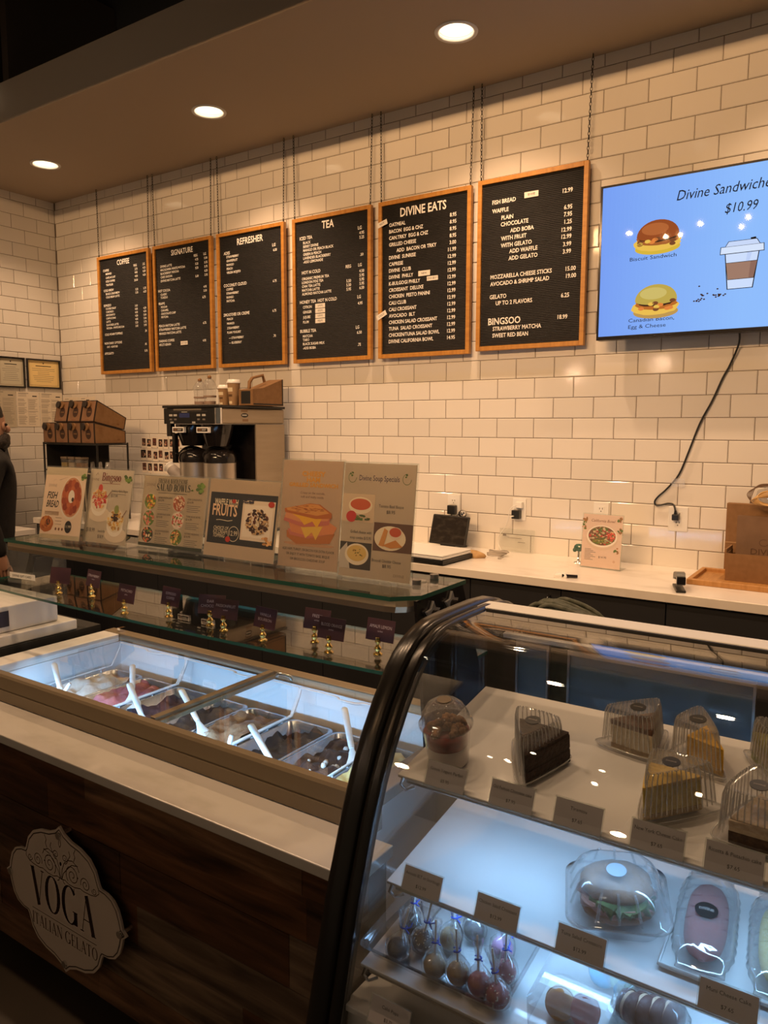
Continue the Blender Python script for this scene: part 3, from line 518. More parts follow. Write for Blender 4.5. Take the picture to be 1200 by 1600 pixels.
rings = [[(.075 * s * math.cos(a) * (1 + .12 * math.sin(5 * a + z * 90)), .035 * s * math.sin(a) * (1 + .15 * math.sin(4 * a)), z + .004 * math.sin(7 * a) * (z > 0)) for a in [2 * PI * i / n for i in range(n)]] for z, s in ((0, .9), (.008, 1.0), (.02, .9), (.03, .55), (.033, .12))]; mb.loft(rings); mb.build('wrapper', noise_col('tan_paper', (.55, .36, .16), (.42, .25, .1), 25, .6, bump=.3), t)
t = thing('cord_pouch', 'small folded white packet with a black pen on the front of the worktop', 'packet', (1.11, -.535, CZ), .25)
mb = MB(); mb.loft([[(x * s, y * s + .0, z) for x, y in ((-.035, -.02), (.02, -.024), (.03, .004), (.0, .024), (-.036, .016))] for z, s in ((0, 1), (.012, 1.02), (.02, .7))]); mb.build('wrapper', KRAFT if 0 else PAPER, t, .003); mb = MB(); mb.cyl((.0, -.018, .010), (.066, -.002, .008), .008, .007, 12); mb.build('pen', GBLACK, t)
# california bowl sign
def sheet_sign(name, label, loc, rz, W, H, lean, draw, grp=None, foot=.08, paper=CRM, pad=.004, lip=.0):
    t = thing(name, label, 'sign', loc, rz, grp); M = Matrix.Rotation(-lean, 4, 'X')
    mb = MB(); mb.box((-W / 2 - pad, -.003, 0), (W / 2 + pad, 0, H + lip + pad), M=M); mb.box((-W / 2 - pad, .0015, 0), (W / 2 + pad, .0045, H + lip + pad), M=M)
    zt = foot * .9; e = M @ Vector((0, .0045, 0)); mb.box((-W / 2 - pad, .006, 0), (W / 2 + pad, foot, .003)); b = mb.build('acrylic_holder', ACRYL, t)
    mb = MB(); mb.box((-W / 2, .0, lip), (W / 2, .0014, lip + H), paper, M=M)
    F = Face2D(mb, M @ Vector((-W / 2, .0, lip + H)), (1, 0, 0), M.to_3x3() @ Vector((0, 0, -1)), M.to_3x3() @ Vector((0, -1, 0))); draw(F, W, H); mb.build('printed_sheet', PRINT, t); return t
def d_cal(F, W, H):
    rnd = random.Random(4); F.rect(0, 0, W, H, srgb(232, 205, 190)); F.text('California Bowl', W / 2, .035, .013, BRN, align='C', shear=.25); F.oval(W / 2, .11, .078, .058, srgb(225, 200, 180), 2); F.oval(W / 2, .102, .074, .052, srgb(250, 240, 228), 3); F.oval(W / 2, .10, .066, .045, srgb(120, 85, 55), 4)
    foodpile(F, W / 2, .10, .062, .042, [srgb(215, 190, 150), srgb(120, 70, 50), srgb(90, 110, 50), srgb(190, 70, 60), srgb(235, 215, 180)], 150, 5, .14, rnd)
    foodpile(F, W / 2 + .045, .10, .018, .02, [srgb(210, 80, 60), srgb(230, 110, 90)], 22, 9, .3, rnd); foodpile(F, W / 2, .128, .05, .012, [srgb(150, 150, 60), srgb(110, 130, 50)], 40, 9, .2, rnd)
    for x, y in ((.012, .03), (.008, .06), (W - .014, .02), (W - .01, .07), (W - .02, .165)): foodpile(F, x, y, .012, .014, [srgb(170, 120, 70), GRN], 8, 4, .5, rnd)
    for i in range(8): F.rect(.016, .165 + i * .007, .03 + .012 * (i % 3), .0022, GRY, 3)
    F.text('$14.95', .085, .205, .010, INK); F.oval(W - .03, .216, .006, .006, srgb(215, 180, 160), 3)
sheet_sign('counter_sign', 'california bowl sign in a clear holder on the back worktop', (1.185, -.247, CZ), -.06, .19, .25, .10, d_cal, lip=.006)
t = thing('glass_ornament', 'small green glass trinket behind the california bowl sign', 'ornament', (1.045, -.14, CZ)); mb = MB(); mb.ball((0, 0, .075), .02, 12, sq=(1.3, .8, 1)); mb.ball((-.02, 0, .062), .011, 10); mb.build('body', mk('green_glazed', (.05, .12, .09), .1), t); mb = MB(); mb.lathe([(.025, 0), (.022, .004), (.006, .01), (.005, .06)], n=14); mb.build('foot', CHROME, t)
# stapler
t = thing('stapler', 'grey and black stapler on the front of the back worktop', 'stapler', (1.60, -.505, CZ), -1.25)
mb = MB(); mb.box((-.075, -.019, 0), (.075, .019, .010)); mb.build('base', BLACK, t, .003); mb = MB(); M = Matrix.Translation((-.07, 0, .018)) @ Matrix.Rotation(-.16, 4, 'Y'); mb.box((0, -.012, 0), (.13, .012, .012), M=M); mb.build('magazine', CHROME, t)
mb = MB(); pr = [(0, .0), (.0, .018), (.02, .030), (.09, .032), (.128, .026), (.14, .010), (.138, -.002), (.10, .008), (.02, .004)]; M2 = Matrix.Translation((-.078, .017, .028)) @ Matrix.Rotation(-.18, 4, 'Y') @ Matrix(((1, 0, 0, 0), (0, 0, -1, 0), (0, 1, 0, 0), (0, 0, 0, 1))); mb.prism(pr, .034, M2); mb.build('arm', mk('grey_green_plastic', (.13, .13, .115), .4), t, .004); mb = MB(); mb.box((.045, -.0175, .030), (.068, .0175, .064)); mb.build('cap', GBLACK, t, .004)
# tray and cardboard
t = thing('wooden_tray', 'shallow light wooden tray on the worktop at the right edge', 'tray', (1.60, -.375, CZ)); mb = MB(); mb.box((.02, .02, 0), (.62, .31, .008)); mb.build('base', BOARDW, t)
mb = MB()
for a, b in (((0, 0), (.64, .02)), ((0, .31), (.64, .33)), ((0, .02), (.02, .31)), ((.62, .02), (.64, .31))): mb.box((a[0], a[1], 0), (b[0], b[1], .024))
mb.build('rim', BOARDW, t, .003)
t = thing('cardboard_pad', 'tall flat folded cardboard box standing behind the paper bags', 'cardboard box', (1.69, -.042, CZ + .0005)); mb = MB(); mb.box((0, 0, 0), (.42, .036, .325)); mb.build('body', CARD, t, .002); mb = MB(); mb.box((.0, -.0006, .145), (.42, -.0001, .150)); mb.build('fold_line', mk('card_edge', (.42, .26, .13), .8), t)
t = thing('paper_bag', 'flat brown paper bags with a faint printed logo standing in the carton', 'paper bag', (1.752, -.145, CZ + .0125)); mb = MB()
for k in range(6): mb.box((0 + .001 * k, .006 * k, 0), (.30, .006 * k + .005, .27 - .003 * (k % 3)))
mb.build('bag_stack', KRAFT, t); mb = MB(); F = Face2D(mb, (0, -.0004, .27), (1, 0, 0), (0, 0, -1), (0, -1, 0)); lg = srgb(92, 66, 46); F.line([(.11 + .018 * math.cos(a), .112 + .014 * math.sin(a)) for a in [i * .35 for i in range(16)]], .002, lg); F.text('DIVINE', .06, .165, .026, lg, sx=1.1); mb.build('logo', PRINT, t)
t = thing('open_carton', 'low open cardboard carton in front of the paper bags', 'cardboard box', (1.728, -.235, CZ + .0085)); mb = MB(); c = .004
mb.box((0, 0, 0), (.40, .155, c)); mb.box((0, 0, c), (.40, c, .118)); mb.box((0, .151, c), (.40, .155, .10)); mb.box((0, c, c), (c, .151, .118)); mb.box((.396, c, c), (.40, .151, .118)); mb.build('body', CARD, t); mb = MB(); mb.box((-.006, .0, .118), (.002, .15, .135)); mb.build('flap', CARD, t)
t = thing('twine_bundle', 'clear bag with brown cord and a coil of twine lying on the cardboard', 'twine', (1.865, -.115, CZ + .335)); mb = MB()
for k in range(7): mb.tube([(.052 * math.cos(a) - .01 + .004 * k, -.03 + .012 * math.sin(2 * a + k * .7), .014 + .018 * math.sin(a) * (1 + .1 * k) + .003 * k) for a in [2 * PI * i / 22 for i in range(22)]], .0022, 6, closed=True)
mb.build('twine', mk('jute', (.62, .40, .17), .8), t); mb = MB()
for k in range(4): mb.tube(smooth([(-.06 - .004 * k, .01, -.0), (-.085 + .006 * k, .01, .035), (-.065 + .005 * k, .012, .062 + .004 * k), (-.01, .012, .078 + .003 * k), (.10, .012, .075 + .002 * k)]), .002, 6)
mb.build('cord', mk('brown_cord', (.16, .10, .06), .7), t); mb = MB(); mb.loft([[(.02 + .075 * s * math.cos(a), .03 + .025 * s * math.sin(a), z + .003 * math.sin(5 * a)) for a in [2 * PI * i / 20 for i in range(20)]] for z, s in ((.0, .8), (.025, 1), (.055, .9), (.07, .4))]); mb.build('bag', CELLO, t)

# ================================================================== COFFEE BREWER
t = thing('coffee_brewer', 'twin steel and black coffee brewer on the back worktop', 'coffee machine', (-1.408, -.614, CZ))
BS = noise_col('brewer_steel', (.40, .33, .25), (.35, .29, .215), 3, .42, (1, 1, 12), 3, .3, .7, metal=.6); w_, d_, h_ = .48, .56, .786
mb = MB(); mb.box((.0, .30, .02), (w_, d_, .675)); mb.build('rear_cabinet', BS, t, .004); mb = MB(); mb.box((.012, .296, .03), (w_ - .012, .2995, .67)); mb.build('splash_panel', GBLACK, t)
mb = MB(); mb.box((0, .012, .678), (w_, d_, .770)); hd = mb.build('head_cover', BS, t, .012, 3); mb = MB(); mb.box((-.006, -.006, .771), (w_ + .006, d_, .786)); mb.build('lid', BLACK, t, .003)
mb = MB(); mb.box((.0, .0, .676), (w_ - .045, .0115, .770)); fp = mb.build('control_panel', BLACK, t, .004); mb = MB(); mb.cyl((w_ - .022, .012, .679), (w_ - .022, .012, .769), .022, n=24); mb.build('chrome_column', CHROME, t)
mb = MB(); F = Face2D(mb, (0, -.0006, .770), (1, 0, 0), (0, 0, -1), (0, -1, 0)); lt = srgb(190, 190, 185); F.rect(.14, .030, .09, .026, srgb(50, 60, 110)); F.rect(.09, .004, .24, .010, srgb(120, 112, 100)); F.rect(.06, .02, .32, .001, GRY); F.rect(.16, .020, .05, .005, lt)
for x in (.05, .09, .29, .335): F.rect(x, .036, .030, .012, lt); F.rect(x + .004, .062, .022, .010, GRY)
for x in (.06, .25): F.rect(x, .080, .028, .010, lt)
mb.build('buttons', PRINTG, fp)
mb = MB(); F = Face2D(mb, (w_ + .0006, .012, .770), (0, 1, 0), (0, 0, -1), (1, 0, 0)); F.oval(.19, .042, .03, .013, INK); F.rect(.16, .010, .055, .012, srgb(130, 100, 70)); F.rect(.17, .064, .05, .015, srgb(135, 105, 75)); F.rect(.168, .037, .04, .008, lt, 2); mb.build('badge', PRINT, hd)
for k, x in enumerate((.125, .335)):
    mb = MB(); mb.lathe([(.066, .545), (.088, .61), (.098, .655), (.100, .675)], (x, .115, 0), 28); b_ = mb.build('brew_basket', GBLACK, t); mb = MB(); mb.box((x - .05, .0, .625), (x + .05, .018, .658)); F = Face2D(mb, (x - .05, -.0005, .658), (1, 0, 0), (0, 0, -1), (0, -1, 0)); F.rect(.006, .006, .088, .021, GRY); F.rect(.009, .009, .082, .015, INK, 2); F.rect(.012, .011, .03, .011, srgb(120, 90, 70), 3); F.rect(.046, .012, .036, .003, lt, 3); F.rect(.046, .017, .030, .003, lt, 3); mb.build('basket_label', PRINTG, b_)
mb = MB(); mb.cyl((-.02, .06, .715), (.0, .06, .715), .028, n=18); mb.box((-.03, .045, .60), (.012, .075, .68)); mb.build('tap_handle', GBLACK, t, .003); mb = MB(); mb.box((.045, .02, .44), (.07, .05, .62)); mb.build('hot_water_tap', GBLACK, t, .004)
mb = MB(); mb.box((.0, .02, .0), (w_, .56, .02)); mb.build('base', BLACK, t, .004)
def server(x, label):
    t = thing('coffee_server', label, 'coffee server', (x, -.49, CZ + .0205), 0, 'steel coffee servers under the brewer')
    mb = MB(); mb.lathe([(.0, 0), (.088, 0), (.094, .01), (.096, .25), (.096, .425)], n=36); mb.build('body', noise_col('brushed_urn', (.74, .68, .60), (.42, .36, .30), 14, .30, (1, 1, .02), 4, .35, .65, metal=.75), t)
    mb = MB(); mb.lathe([(.099, .426), (.100, .452), (.094, .476), (.075, .495), (.04, .503), (.0, .505)], n=36); mb.build('lid', GBLACK, t); mb = MB(); mb.tube(smooth([(-.085, -.03, .43), (-.095, -.04, .47), (-.06, -.02, .508), (.0, -.0, .512), (.06, .02, .49)]), .010, 8); mb.build('handle', GBLACK, t)
    mb = MB(); mb.box((-.02, -.125, .02), (.02, -.09, .09)); mb.build('tap', BLACK, t, .004)
server(-1.272, 'left steel coffee server with black lid under the brewer'); server(-1.062, 'right steel coffee server with black lid under the brewer')
TZ = CZ + .7875
def cupclear(x, y, h, lab, cc):
    t = thing('clear_cup', lab, 'cup', (x, y, TZ), 0, 'clear domed cups on the brewer'); mb = MB(); mb.lathe([(.030, 0), (.034, .02), (.040, h * .62)], n=24, cap1=False); mb.build('cup_body', PET, t); mb = MB(); mb.lathe([(.044, h * .62), (.044, h * .66), (.040, h * .74), (.027, h * .88), (.013, h * .95)], n=24, cap0=False, cap1=False); mb.build('dome_lid', PET, t)
    mb = MB(); mb.ball((0, 0, h * .985), .013, 12, jit=.1); mb.build('topper', mk('topper_' + lab.split()[2], cc, .6), t); mb = MB(); mb.lathe([(.0392, h * .30), (.0400, h * .36)], n=24, cap0=False, cap1=False); mb.lathe([(.0355, .012), (.0366, .03)], n=24, cap0=False, cap1=False); mb.build('printed_band', mk('cup_band', (.35, .25, .2), .6), t)
cupclear(-1.360, -.36, .165, 'clear cup with brown topper at the left end of the brewer top', (.25, .12, .04)); cupclear(-1.262, -.37, .180, 'clear cup with pink topper on the brewer top', (.75, .35, .33))
def papercup(x, y, h, lab):
    t = thing('paper_cup', lab, 'cup', (x, y, TZ), 0, 'kraft paper cups on the brewer'); mb = MB(); mb.lathe([(.028, 0), (.039, h)], n=24); bd = mb.build('cup_body', mk('cup_kraft', (.40, .25, .13), .7), t); mb = MB(); mb.lathe([(.043, h), (.043, h + .008), (.038, h + .012), (.036, h + .022), (.0, h + .022)], n=24); mb.build('lid', WHITE, t)
    mb = MB(); n = 8
    for (z0, z1, cc, a0, a1) in ((h * .62, h * .80, CRM, -2.3, -1.0), (h * .08, h * .2, CRM, -2.2, -1.2), (h * .4, h * .50, srgb(105, 75, 50), -2.0, -1.1)):
        for i in range(n):
            A, B_ = lerp(a0, a1, i / n), lerp(a0, a1, (i + 1) / n); r0, r1 = lerp(.028, .039, z0 / h) + .0004, lerp(.028, .039, z1 / h) + .0004
            mb.face([(r0 * math.cos(A), r0 * math.sin(A), z0), (r0 * math.cos(B_), r0 * math.sin(B_), z0), (r1 * math.cos(B_), r1 * math.sin(B_), z1), (r1 * math.cos(A), r1 * math.sin(A), z1)], cc)
        mb.build('sleeve_print', PRINT, bd); mb = MB()
papercup(-1.145, -.36, .105, 'small lidded kraft paper cup on the brewer'); papercup(-1.055, -.37, .135, 'tall lidded kraft paper cup on the brewer beside the carrier')
t = thing('coffee_carrier', 'brown carry box with a handle on the brewer top', 'carry box', (-.985, -.40, TZ)); mb = MB(); pr = [(0, 0), (.27, 0), (.27, .165), (.09, .105), (.0, .095)]; M = Matrix(((0, 0, 1, 0), (1, 0, 0, 0), (0, 1, 0, 0), (0, 0, 0, 1))); mb.prism(pr, .115, M); bd = mb.build('body', CARD, t, .002)
mb = MB(); mb.tube([(.057, .03, .10), (.057, .035, .14), (.057, .06, .165), (.057, .15, .185), (.057, .165, .145)], .011, 4); mb.build('handle', CARD, t)
mb = MB(); mb.box((.116, .004, .004), (.1164, .262, .012)); mb.box((.116, .258, .004), (.1164, .268, .163)); mb.box((.02, -.0006, .01), (.095, -.0001, .085)); mb.build('black_trim', MBLACK, bd)
# polaroids
k = 0
for r, (z, n, w0, x0) in enumerate(((1.452, 7, .056, -2.395), (1.362, 7, .058, -2.405), (1.268, 6, .056, -2.395))):
    for i in range(n):
        if r == 1 and i == 0: wd, ht = .072, .085
        else: wd, ht = .052, .078
        x = x0 + .030 + i * .062 + random.uniform(-.004, .004) + (.01 if r == 1 and i else 0); zz = z + random.uniform(-.006, .004); a = random.uniform(-.05, .05)
        M = Matrix.Translation((x, -.0012 - .0006 * (i % 2), zz)) @ Matrix.Rotation(a, 4, 'Y'); mb = MB(); mb.box((-wd / 2, -.0004, -ht / 2), (wd / 2, 0, ht / 2), srgb(238, 228, 214), M=M)
        F = Face2D(mb, M @ Vector((-wd / 2, -.0004, ht / 2)), M.to_3x3() @ Vector((1, 0, 0)), M.to_3x3() @ Vector((0, 0, -1)), (0, -1, 0)); rnd = random.Random(50 + k); pc = [srgb(70, 50, 45), srgb(40, 32, 32), srgb(95, 65, 55), srgb(30, 28, 30)][k % 4]
        F.rect(wd * .1, ht * .08, wd * .8, ht * .70, pc); foodpile(F, wd / 2, ht * .5, wd * .3, ht * .24, [srgb(200, 165, 140), srgb(60, 45, 45), srgb(180, 140, 120), srgb(120, 60, 55)], 12, 2, .45, rnd)
        tag(mb.build('photo_print', PRINT), '%s photo in the %s row of instant prints left of the brewer' % (('first', 'second', 'third', 'fourth', 'fifth', 'sixth', 'seventh')[i], ('top', 'middle', 'bottom')[r]), 'photo', 'instant photos on the tiles'); k += 1
t = thing('cup_dispenser', 'white paper cups sticking out of a slanted dispenser left of the coffee servers', 'cup dispenser', (-1.56, -.40, CZ)); M = Matrix.Translation((-.0, -.03, .385)) @ Matrix.Rotation(2.15, 4, 'Y')
mb = MB(); mb.lathe([(.037, 0), (.046, .20)], n=24, M=M, cap0=False); mb.build('tube', mk('dispenser_grey', (.30, .27, .25), .5), t); mb = MB(); mb.lathe([(.030, -.004), (.033, -.02), (.036, -.03), (.040, -.034), (.036, -.033), (.030, -.0)], n=24, M=M, cap0=False, cap1=False); mb.build('paper_cups', WHITE, t); mb = MB(); mb.cyl((.1, .0, 0), (.1, 0, .30), .012, n=12); mb.cyl((.1, 0, 0), (.1, 0, .008), .05, n=20); mb.build('stand', BLACK, t)

# ================================================================== RACK, BOXES, LEFT CORNER
t = thing('wire_rack', 'two-tier black wire rack in the left corner', 'rack', (-2.86, -.505, CZ)); w_, d_ = .632, .26
for x in (.005, w_ - .005):
    for y in (.005, d_ - .005): mb = MB(); mb.cyl((x, y, 0), (x, y, .545), .007, n=8); mb.build('post', BLACK, t)
for z in (.535, .345):
    mb = MB()
    for y in (.005, d_ - .005): mb.box((0, y - .004, z - .006), (w_, y + .004, z + .004))
    for x in (.005, w_ - .005): mb.box((x - .004, 0, z - .006), (x + .004, d_, z + .004))
    for i in range(1, 16): mb.box((w_ * i / 16 - .0015, 0, z - .001), (w_ * i / 16 + .0015, d_, z + .002))
    mb.build('shelf', BLACK, t)
mb = MB(); mb.box((.01, .24, .02), (.43, .246, .53)); mb.box((.01, .02, .02), (.014, .24, .53)); mb.build('back_panel', MBLACK, t)
def traveler(x, y, z, h, lab, tilt):
    t = thing('coffee_box', lab, 'carry box', (x, y, z), 0, 'brown coffee boxes stacked on the rack'); t.rotation_euler = (tilt, 0, 0); W_, D_, h2 = .146, .255, .088
    M = Matrix(((0, 0, 1, 0), (1, 0, 0, 0), (0, 1, 0, 0), (0, 0, 0, 1))); mb = MB(); mb.prism([(0, 0), (D_, 0), (D_, h2), (.0, h)], W_, M); mb.build('body', CARD, t, .0015)
    mb = MB(); e = .006
    for a, b in (((0, 0), (e, h)), ((W_ - e, 0), (W_, h)), ((e, h - e), (W_ - e, h)), ((e, 0), (W_ - e, e))): mb.box((a[0], -.0008, a[1]), (b[0], -.0001, b[1]))
    s = (h2 - h) / D_
    mb.mesh([(W_ + .0005, 0, h - .007), (W_ + .0005, 0, h), (W_ + .0005, D_, h2), (W_ + .0005, D_, h2 - .007)], [(0, 3, 2, 1)]); mb.box((W_ + .0001, D_ - .007, 0), (W_ + .0007, D_, h2)); mb.box((W_ + .0001, 0, 0), (W_ + .0007, .006, h)); mb.box((W_ + .0001, 0, 0), (W_ + .0007, D_, .005)); mb.build('dark_edging', mk('dark_brown_edge', (.025, .014, .009), .6), t)
    mb = MB(); F = Face2D(mb, (0, -.0010, h), (1, 0, 0), (0, 0, -1), (0, -1, 0)); F.rect(e, e, W_ - 2 * e, h - 2 * e, srgb(140, 104, 76)); F.oval(W_ * .56, h * .55, .031, .036, DBR, 2); F.text('DIVINE', W_ * .56, h * .57, .008, TAN, 3, align='C'); F.rect(W_ * .32, h * .9, .045, .004, BRN, 2); mb.build('front_print', PRINT, t); mb = MB()
    G = Face2D(mb, (W_ + .0006, 0, h), (0, 1, 0), (0, 0, -1), (1, 0, 0)); [G.rect(.03, .03 + .011 * i, .035 + .004 * (i % 2), .002, srgb(120, 75, 35)) for i in range(5)]; G.rect(D_ - .07, h - .03, .02, .008, srgb(110, 70, 30)); mb.build('side_print', PRINT, t)
    mb = MB(); mb.cyl((W_ * .30, -.022, h * .80), (W_ * .30, -.001, h * .80), .024, .027, 20); mb.build('spout_cap', DBRM, t); mb = MB(); mb.cyl((W_ * .48, -.012, h * .80), (W_ * .48, -.001, h * .80), .026, n=20); mb.build('spout_collar', CARD, t)
DBRM = mk('dark_brown_plastic', (.02, .012, .008), .4)
for i in range(4): traveler(-2.845 + .150 * i, -.505, CZ + .5405, .146, ['leftmost', 'second', 'third', 'rightmost'][i] + ' coffee box in the bottom row on the rack', 0)
tl = math.atan2(.058, .255)
for i in range(3): traveler(-2.715 + .155 * i, -.500, CZ + .5455 + .146, .150, ['leftmost', 'middle', 'rightmost'][i] + ' coffee box in the top row of the stack', -tl)
for i in range(3):
    t = thing('jar', ['yellow', 'pale', 'brown'][i] + ' topped square jar on the rack shelf', 'jar', (-2.70 + .088 * i, -.42, CZ + .348), 0, 'square jars on the rack'); mb = MB(); mb.box((-.035, -.03, 0), (.035, .03, .075)); mb.build('glass_body', PET, t, .006); mb = MB(); mb.box((-.031, -.026, .003), (.031, .026, .05)); mb.build('contents', mk('jar_fill_%d' % i, [(.45, .33, .08), (.5, .42, .3), (.28, .15, .06)][i], .7), t); mb = MB(); mb.box((-.036, -.031, .076), (.036, .031, .092)); mb.build('lid', mk('jar_lid', (.25, .2, .15), .4), t, .003)
for i in range(5):
    t = thing('plastic_cup', 'upturned clear plastic cup, number %s from the left on the rack shelf' % ('one', 'two', 'three', 'four', 'five')[i], 'cup', (-2.43 + .042 * i, -.40 + .03 * (i % 2), CZ + .348), 0, 'clear cups on the rack'); mb = MB(); mb.lathe([(.019, 0), (.019, .006), (.013, .06), (.0, .062)], n=18, cap0=False); mb.build('cup_body', PET, t)
t = thing('menu_holder', 'two bent pale wire stands in front of the rack', 'stand', (-2.345, -.545, CZ)); mb = MB()
for k in range(2): mb.tube(smooth([(.0 + .03 * k, 0, .0), (.0 + .03 * k, 0, .30), (.02 + .03 * k, 0, .335), (.09 + .02 * k, .0, .335)]), .004, 6)
mb.build('wire', mk('pale_wire', (.5, .42, .3), .4, .3), t)
# left wall: certificates, papers, dispenser
def wallframe(name, y0, y1, z0, z1, lab, cat, paper, frame, seed, grp):
    t = thing(name, lab, cat, (XL, y0, z0), 0, grp); W, H = y1 - y0, z1 - z0; f = .012 if frame else 0
    if frame:
        mb = MB()
        for a, b in (((0, 0), (f, H)), ((W - f, 0), (W, H)), ((f, 0), (W - f, f)), ((f, H - f), (W - f, H))): mb.box((.0005, a[0], a[1]), (.016, b[0], b[1]))
        mb.build('frame', GBLACK, t, .001)
    mb = MB(); mb.box((.0006, f, f), (.003, W - f, H - f), paper); F = Face2D(mb, (.003, f, H - f), (0, 1, 0), (0, 0, -1), (1, 0, 0)); rnd = random.Random(seed); w, h = W - 2 * f, H - 2 * f
    if frame:
        br = srgb(150, 120, 80); m_ = .012
        for a in ((m_, m_, w - 2 * m_, .002), (m_, h - m_, w - 2 * m_, .002), (m_, m_, .002, h - 2 * m_), (w - m_, m_, .002, h - 2 * m_)): F.rect(*a, br)
        F.rect(w * .25, h * .19, w * .5, .006, INK)
        for i in range(8): ww = rnd.uniform(.35, .75) * w; F.rect(w / 2 - ww / 2, h * (.3 + .07 * i), ww, .0025, GRY)
        F.oval(w / 2, h * .1, .006, .005, INK)
    else:
        F.rect(w * .08, h * .03, w * .45, .004, GRY); F.rect(w * .7, h * .10, w * .2, .008, INK); [F.rect(w * .08, h * (.06 + .03 * i), w * .35, .002, GRY) for i in range(3)]
        for c in (0, 1):
            for i in range(28):
                if rnd.random() < .9: F.rect(w * (.06 + .46 * c), h * (.2 + .027 * i), w * rnd.uniform(.25, .4), .0028, srgb(150, 140, 125))
        F.rect(w * .5, h * .18, .0012, h * .76, GRY); F.rect(w * .05, h * .56, w * .9, .0012, GRY)
    mb.build('certificate_sheet' if frame else 'sheet', PRINT, t); return t
wallframe('framed_certificate', -.54, -.318, 1.868, 2.10, 'black framed pale certificate on the left wall, cut by the edge', 'certificate', srgb(205, 200, 180), True, 1, 'framed certificates'); wallframe('framed_certificate', -.302, -.014, 1.872, 2.10, 'black framed cream certificate nearest the corner', 'certificate', srgb(242, 215, 150), True, 2, 'framed certificates')
wallframe('notice_sheet', -.61, -.40, 1.565, 1.842, 'printed notice with dark edges at the left end of the left wall', 'notice', srgb(200, 190, 170), False, 3, 'notices on the left wall'); wallframe('notice_sheet', -.395, -.208, 1.57, 1.838, 'white printed notice, middle of the left wall row', 'notice', srgb(232, 222, 205), False, 4, 'notices on the left wall'); wallframe('notice_sheet', -.202, -.004, 1.57, 1.838, 'white printed notice nearest the corner', 'notice', srgb(228, 218, 200), False, 5, 'notices on the left wall')
for x0, s in ((-3.345, 'left'), (-3.13, 'right')):
    mb = MB(); mb.box((x0, -.0015, 1.53), (x0 + .20, -.0004, 1.805), srgb(230, 220, 205)); F = Face2D(mb, (x0, -.0015, 1.805), (1, 0, 0), (0, 0, -1), (0, -1, 0)); F.rect(.085, .022, .04, .012, INK); [F.rect(.02, .05 + .008 * i, .15, .002, GRY) for i in range(20)]; F.rect(.02, .012, .05, .004, GRY); tag(mb.build('notice_sheet', PRINT), s + ' white notice on the back wall above the coffee boxes', 'notice', 'notices on the back wall')
t = thing('coffee_grinder', 'black machine with white stickers on the side worktop by the left corner', 'grinder', (-3.13, -.80 + .02, .8405)); mb = MB(); mb.box((-.10, -.10, 0), (.10, .12, .40)); mb.build('body', BLACK, t, .012, 3); mb = MB(); mb.box((-.08, -.09, .402), (.09, .10, .66)); mb.build('hopper', GBLACK, t, .008); mb = MB(); mb.cyl((.02, -.10, .43), (.02, -.155, .43), .05, .045, 24); mb.cyl((.09, .0, .36), (.14, .0, .36), .045, .04, 24); mb.build('dial', GBLACK, t)
mb = MB(); F = Face2D(mb, (-.08, -.0906, .66), (1, 0, 0), (0, 0, -1), (0, -1, 0)); [F.rect(.02, .03 + .035 * i, .05 + .02 * (i % 2), .018, CRM) for i in range(3)]; mb.build('front_sticker', PRINT, t); mb = MB(); G = Face2D(mb, (.0906, -.09, .66), (0, 1, 0), (0, 0, -1), (1, 0, 0)); [G.rect(.03, .03 + .035 * i, .06 - .01 * i, .016, CRM) for i in range(3)]; mb.build('side_sticker', PRINT, t)

# ================================================================== PERSON (at the left edge, cut by the frame)
def skin_mesh(name, verts, edges, radii, root, mat, parent=None, sub=2):
    me = bpy.data.meshes.new(name); me.from_pydata(verts, edges, []); o = bpy.data.objects.new(name, me); col.objects.link(o); me.materials.append(mat)
    if parent: o.parent = parent
    o.modifiers.new('skin', 'SKIN'); sv = me.skin_vertices[0].data
    for i, r in enumerate(radii): sv[i].radius = r if isinstance(r, tuple) else (r, r); sv[i].use_root = (i == root)
    s = o.modifiers.new('sub', 'SUBSURF'); s.levels = sub; s.render_levels = sub
    o.modifiers['skin'].use_smooth_shade = True
    dg = bpy.context.evaluated_depsgraph_get(); m2 = bpy.data.meshes.new_from_object(o.evaluated_get(dg)); o.modifiers.clear(); o.data = m2; m2.name = name
    if not m2.materials: m2.materials.append(mat)
    m2.polygons.foreach_set('use_smooth', [True] * len(m2.polygons)); return o
t = thing('person', 'person in black clothes with dark curly beard looking down at the left edge', 'person', (-1.975, -1.44, .0), 1.04)
V = []; Ed = []; Rd = []
def jt(p, r, link=None):
    V.append(p); Rd.append(r)
    if link is not None: Ed.append((link, len(V) - 1))
    return len(V) - 1
pel = jt((0, 0, .95), (.15, .13)); wst = jt((0.01, 0, 1.08), (.15, .13), pel); chs = jt((.02, 0, 1.27), (.18, .15), wst); nk0 = jt((.02, 0, 1.39), (.080, .075), chs); nk = jt((.03, 0, 1.46), .055, nk0); hd0 = jt((.05, 0, 1.535), (.075, .085), nk); hd1 = jt((.05, 0, 1.62), (.080, .095), hd0); hd2 = jt((.045, 0, 1.69), (.06, .07), hd1)
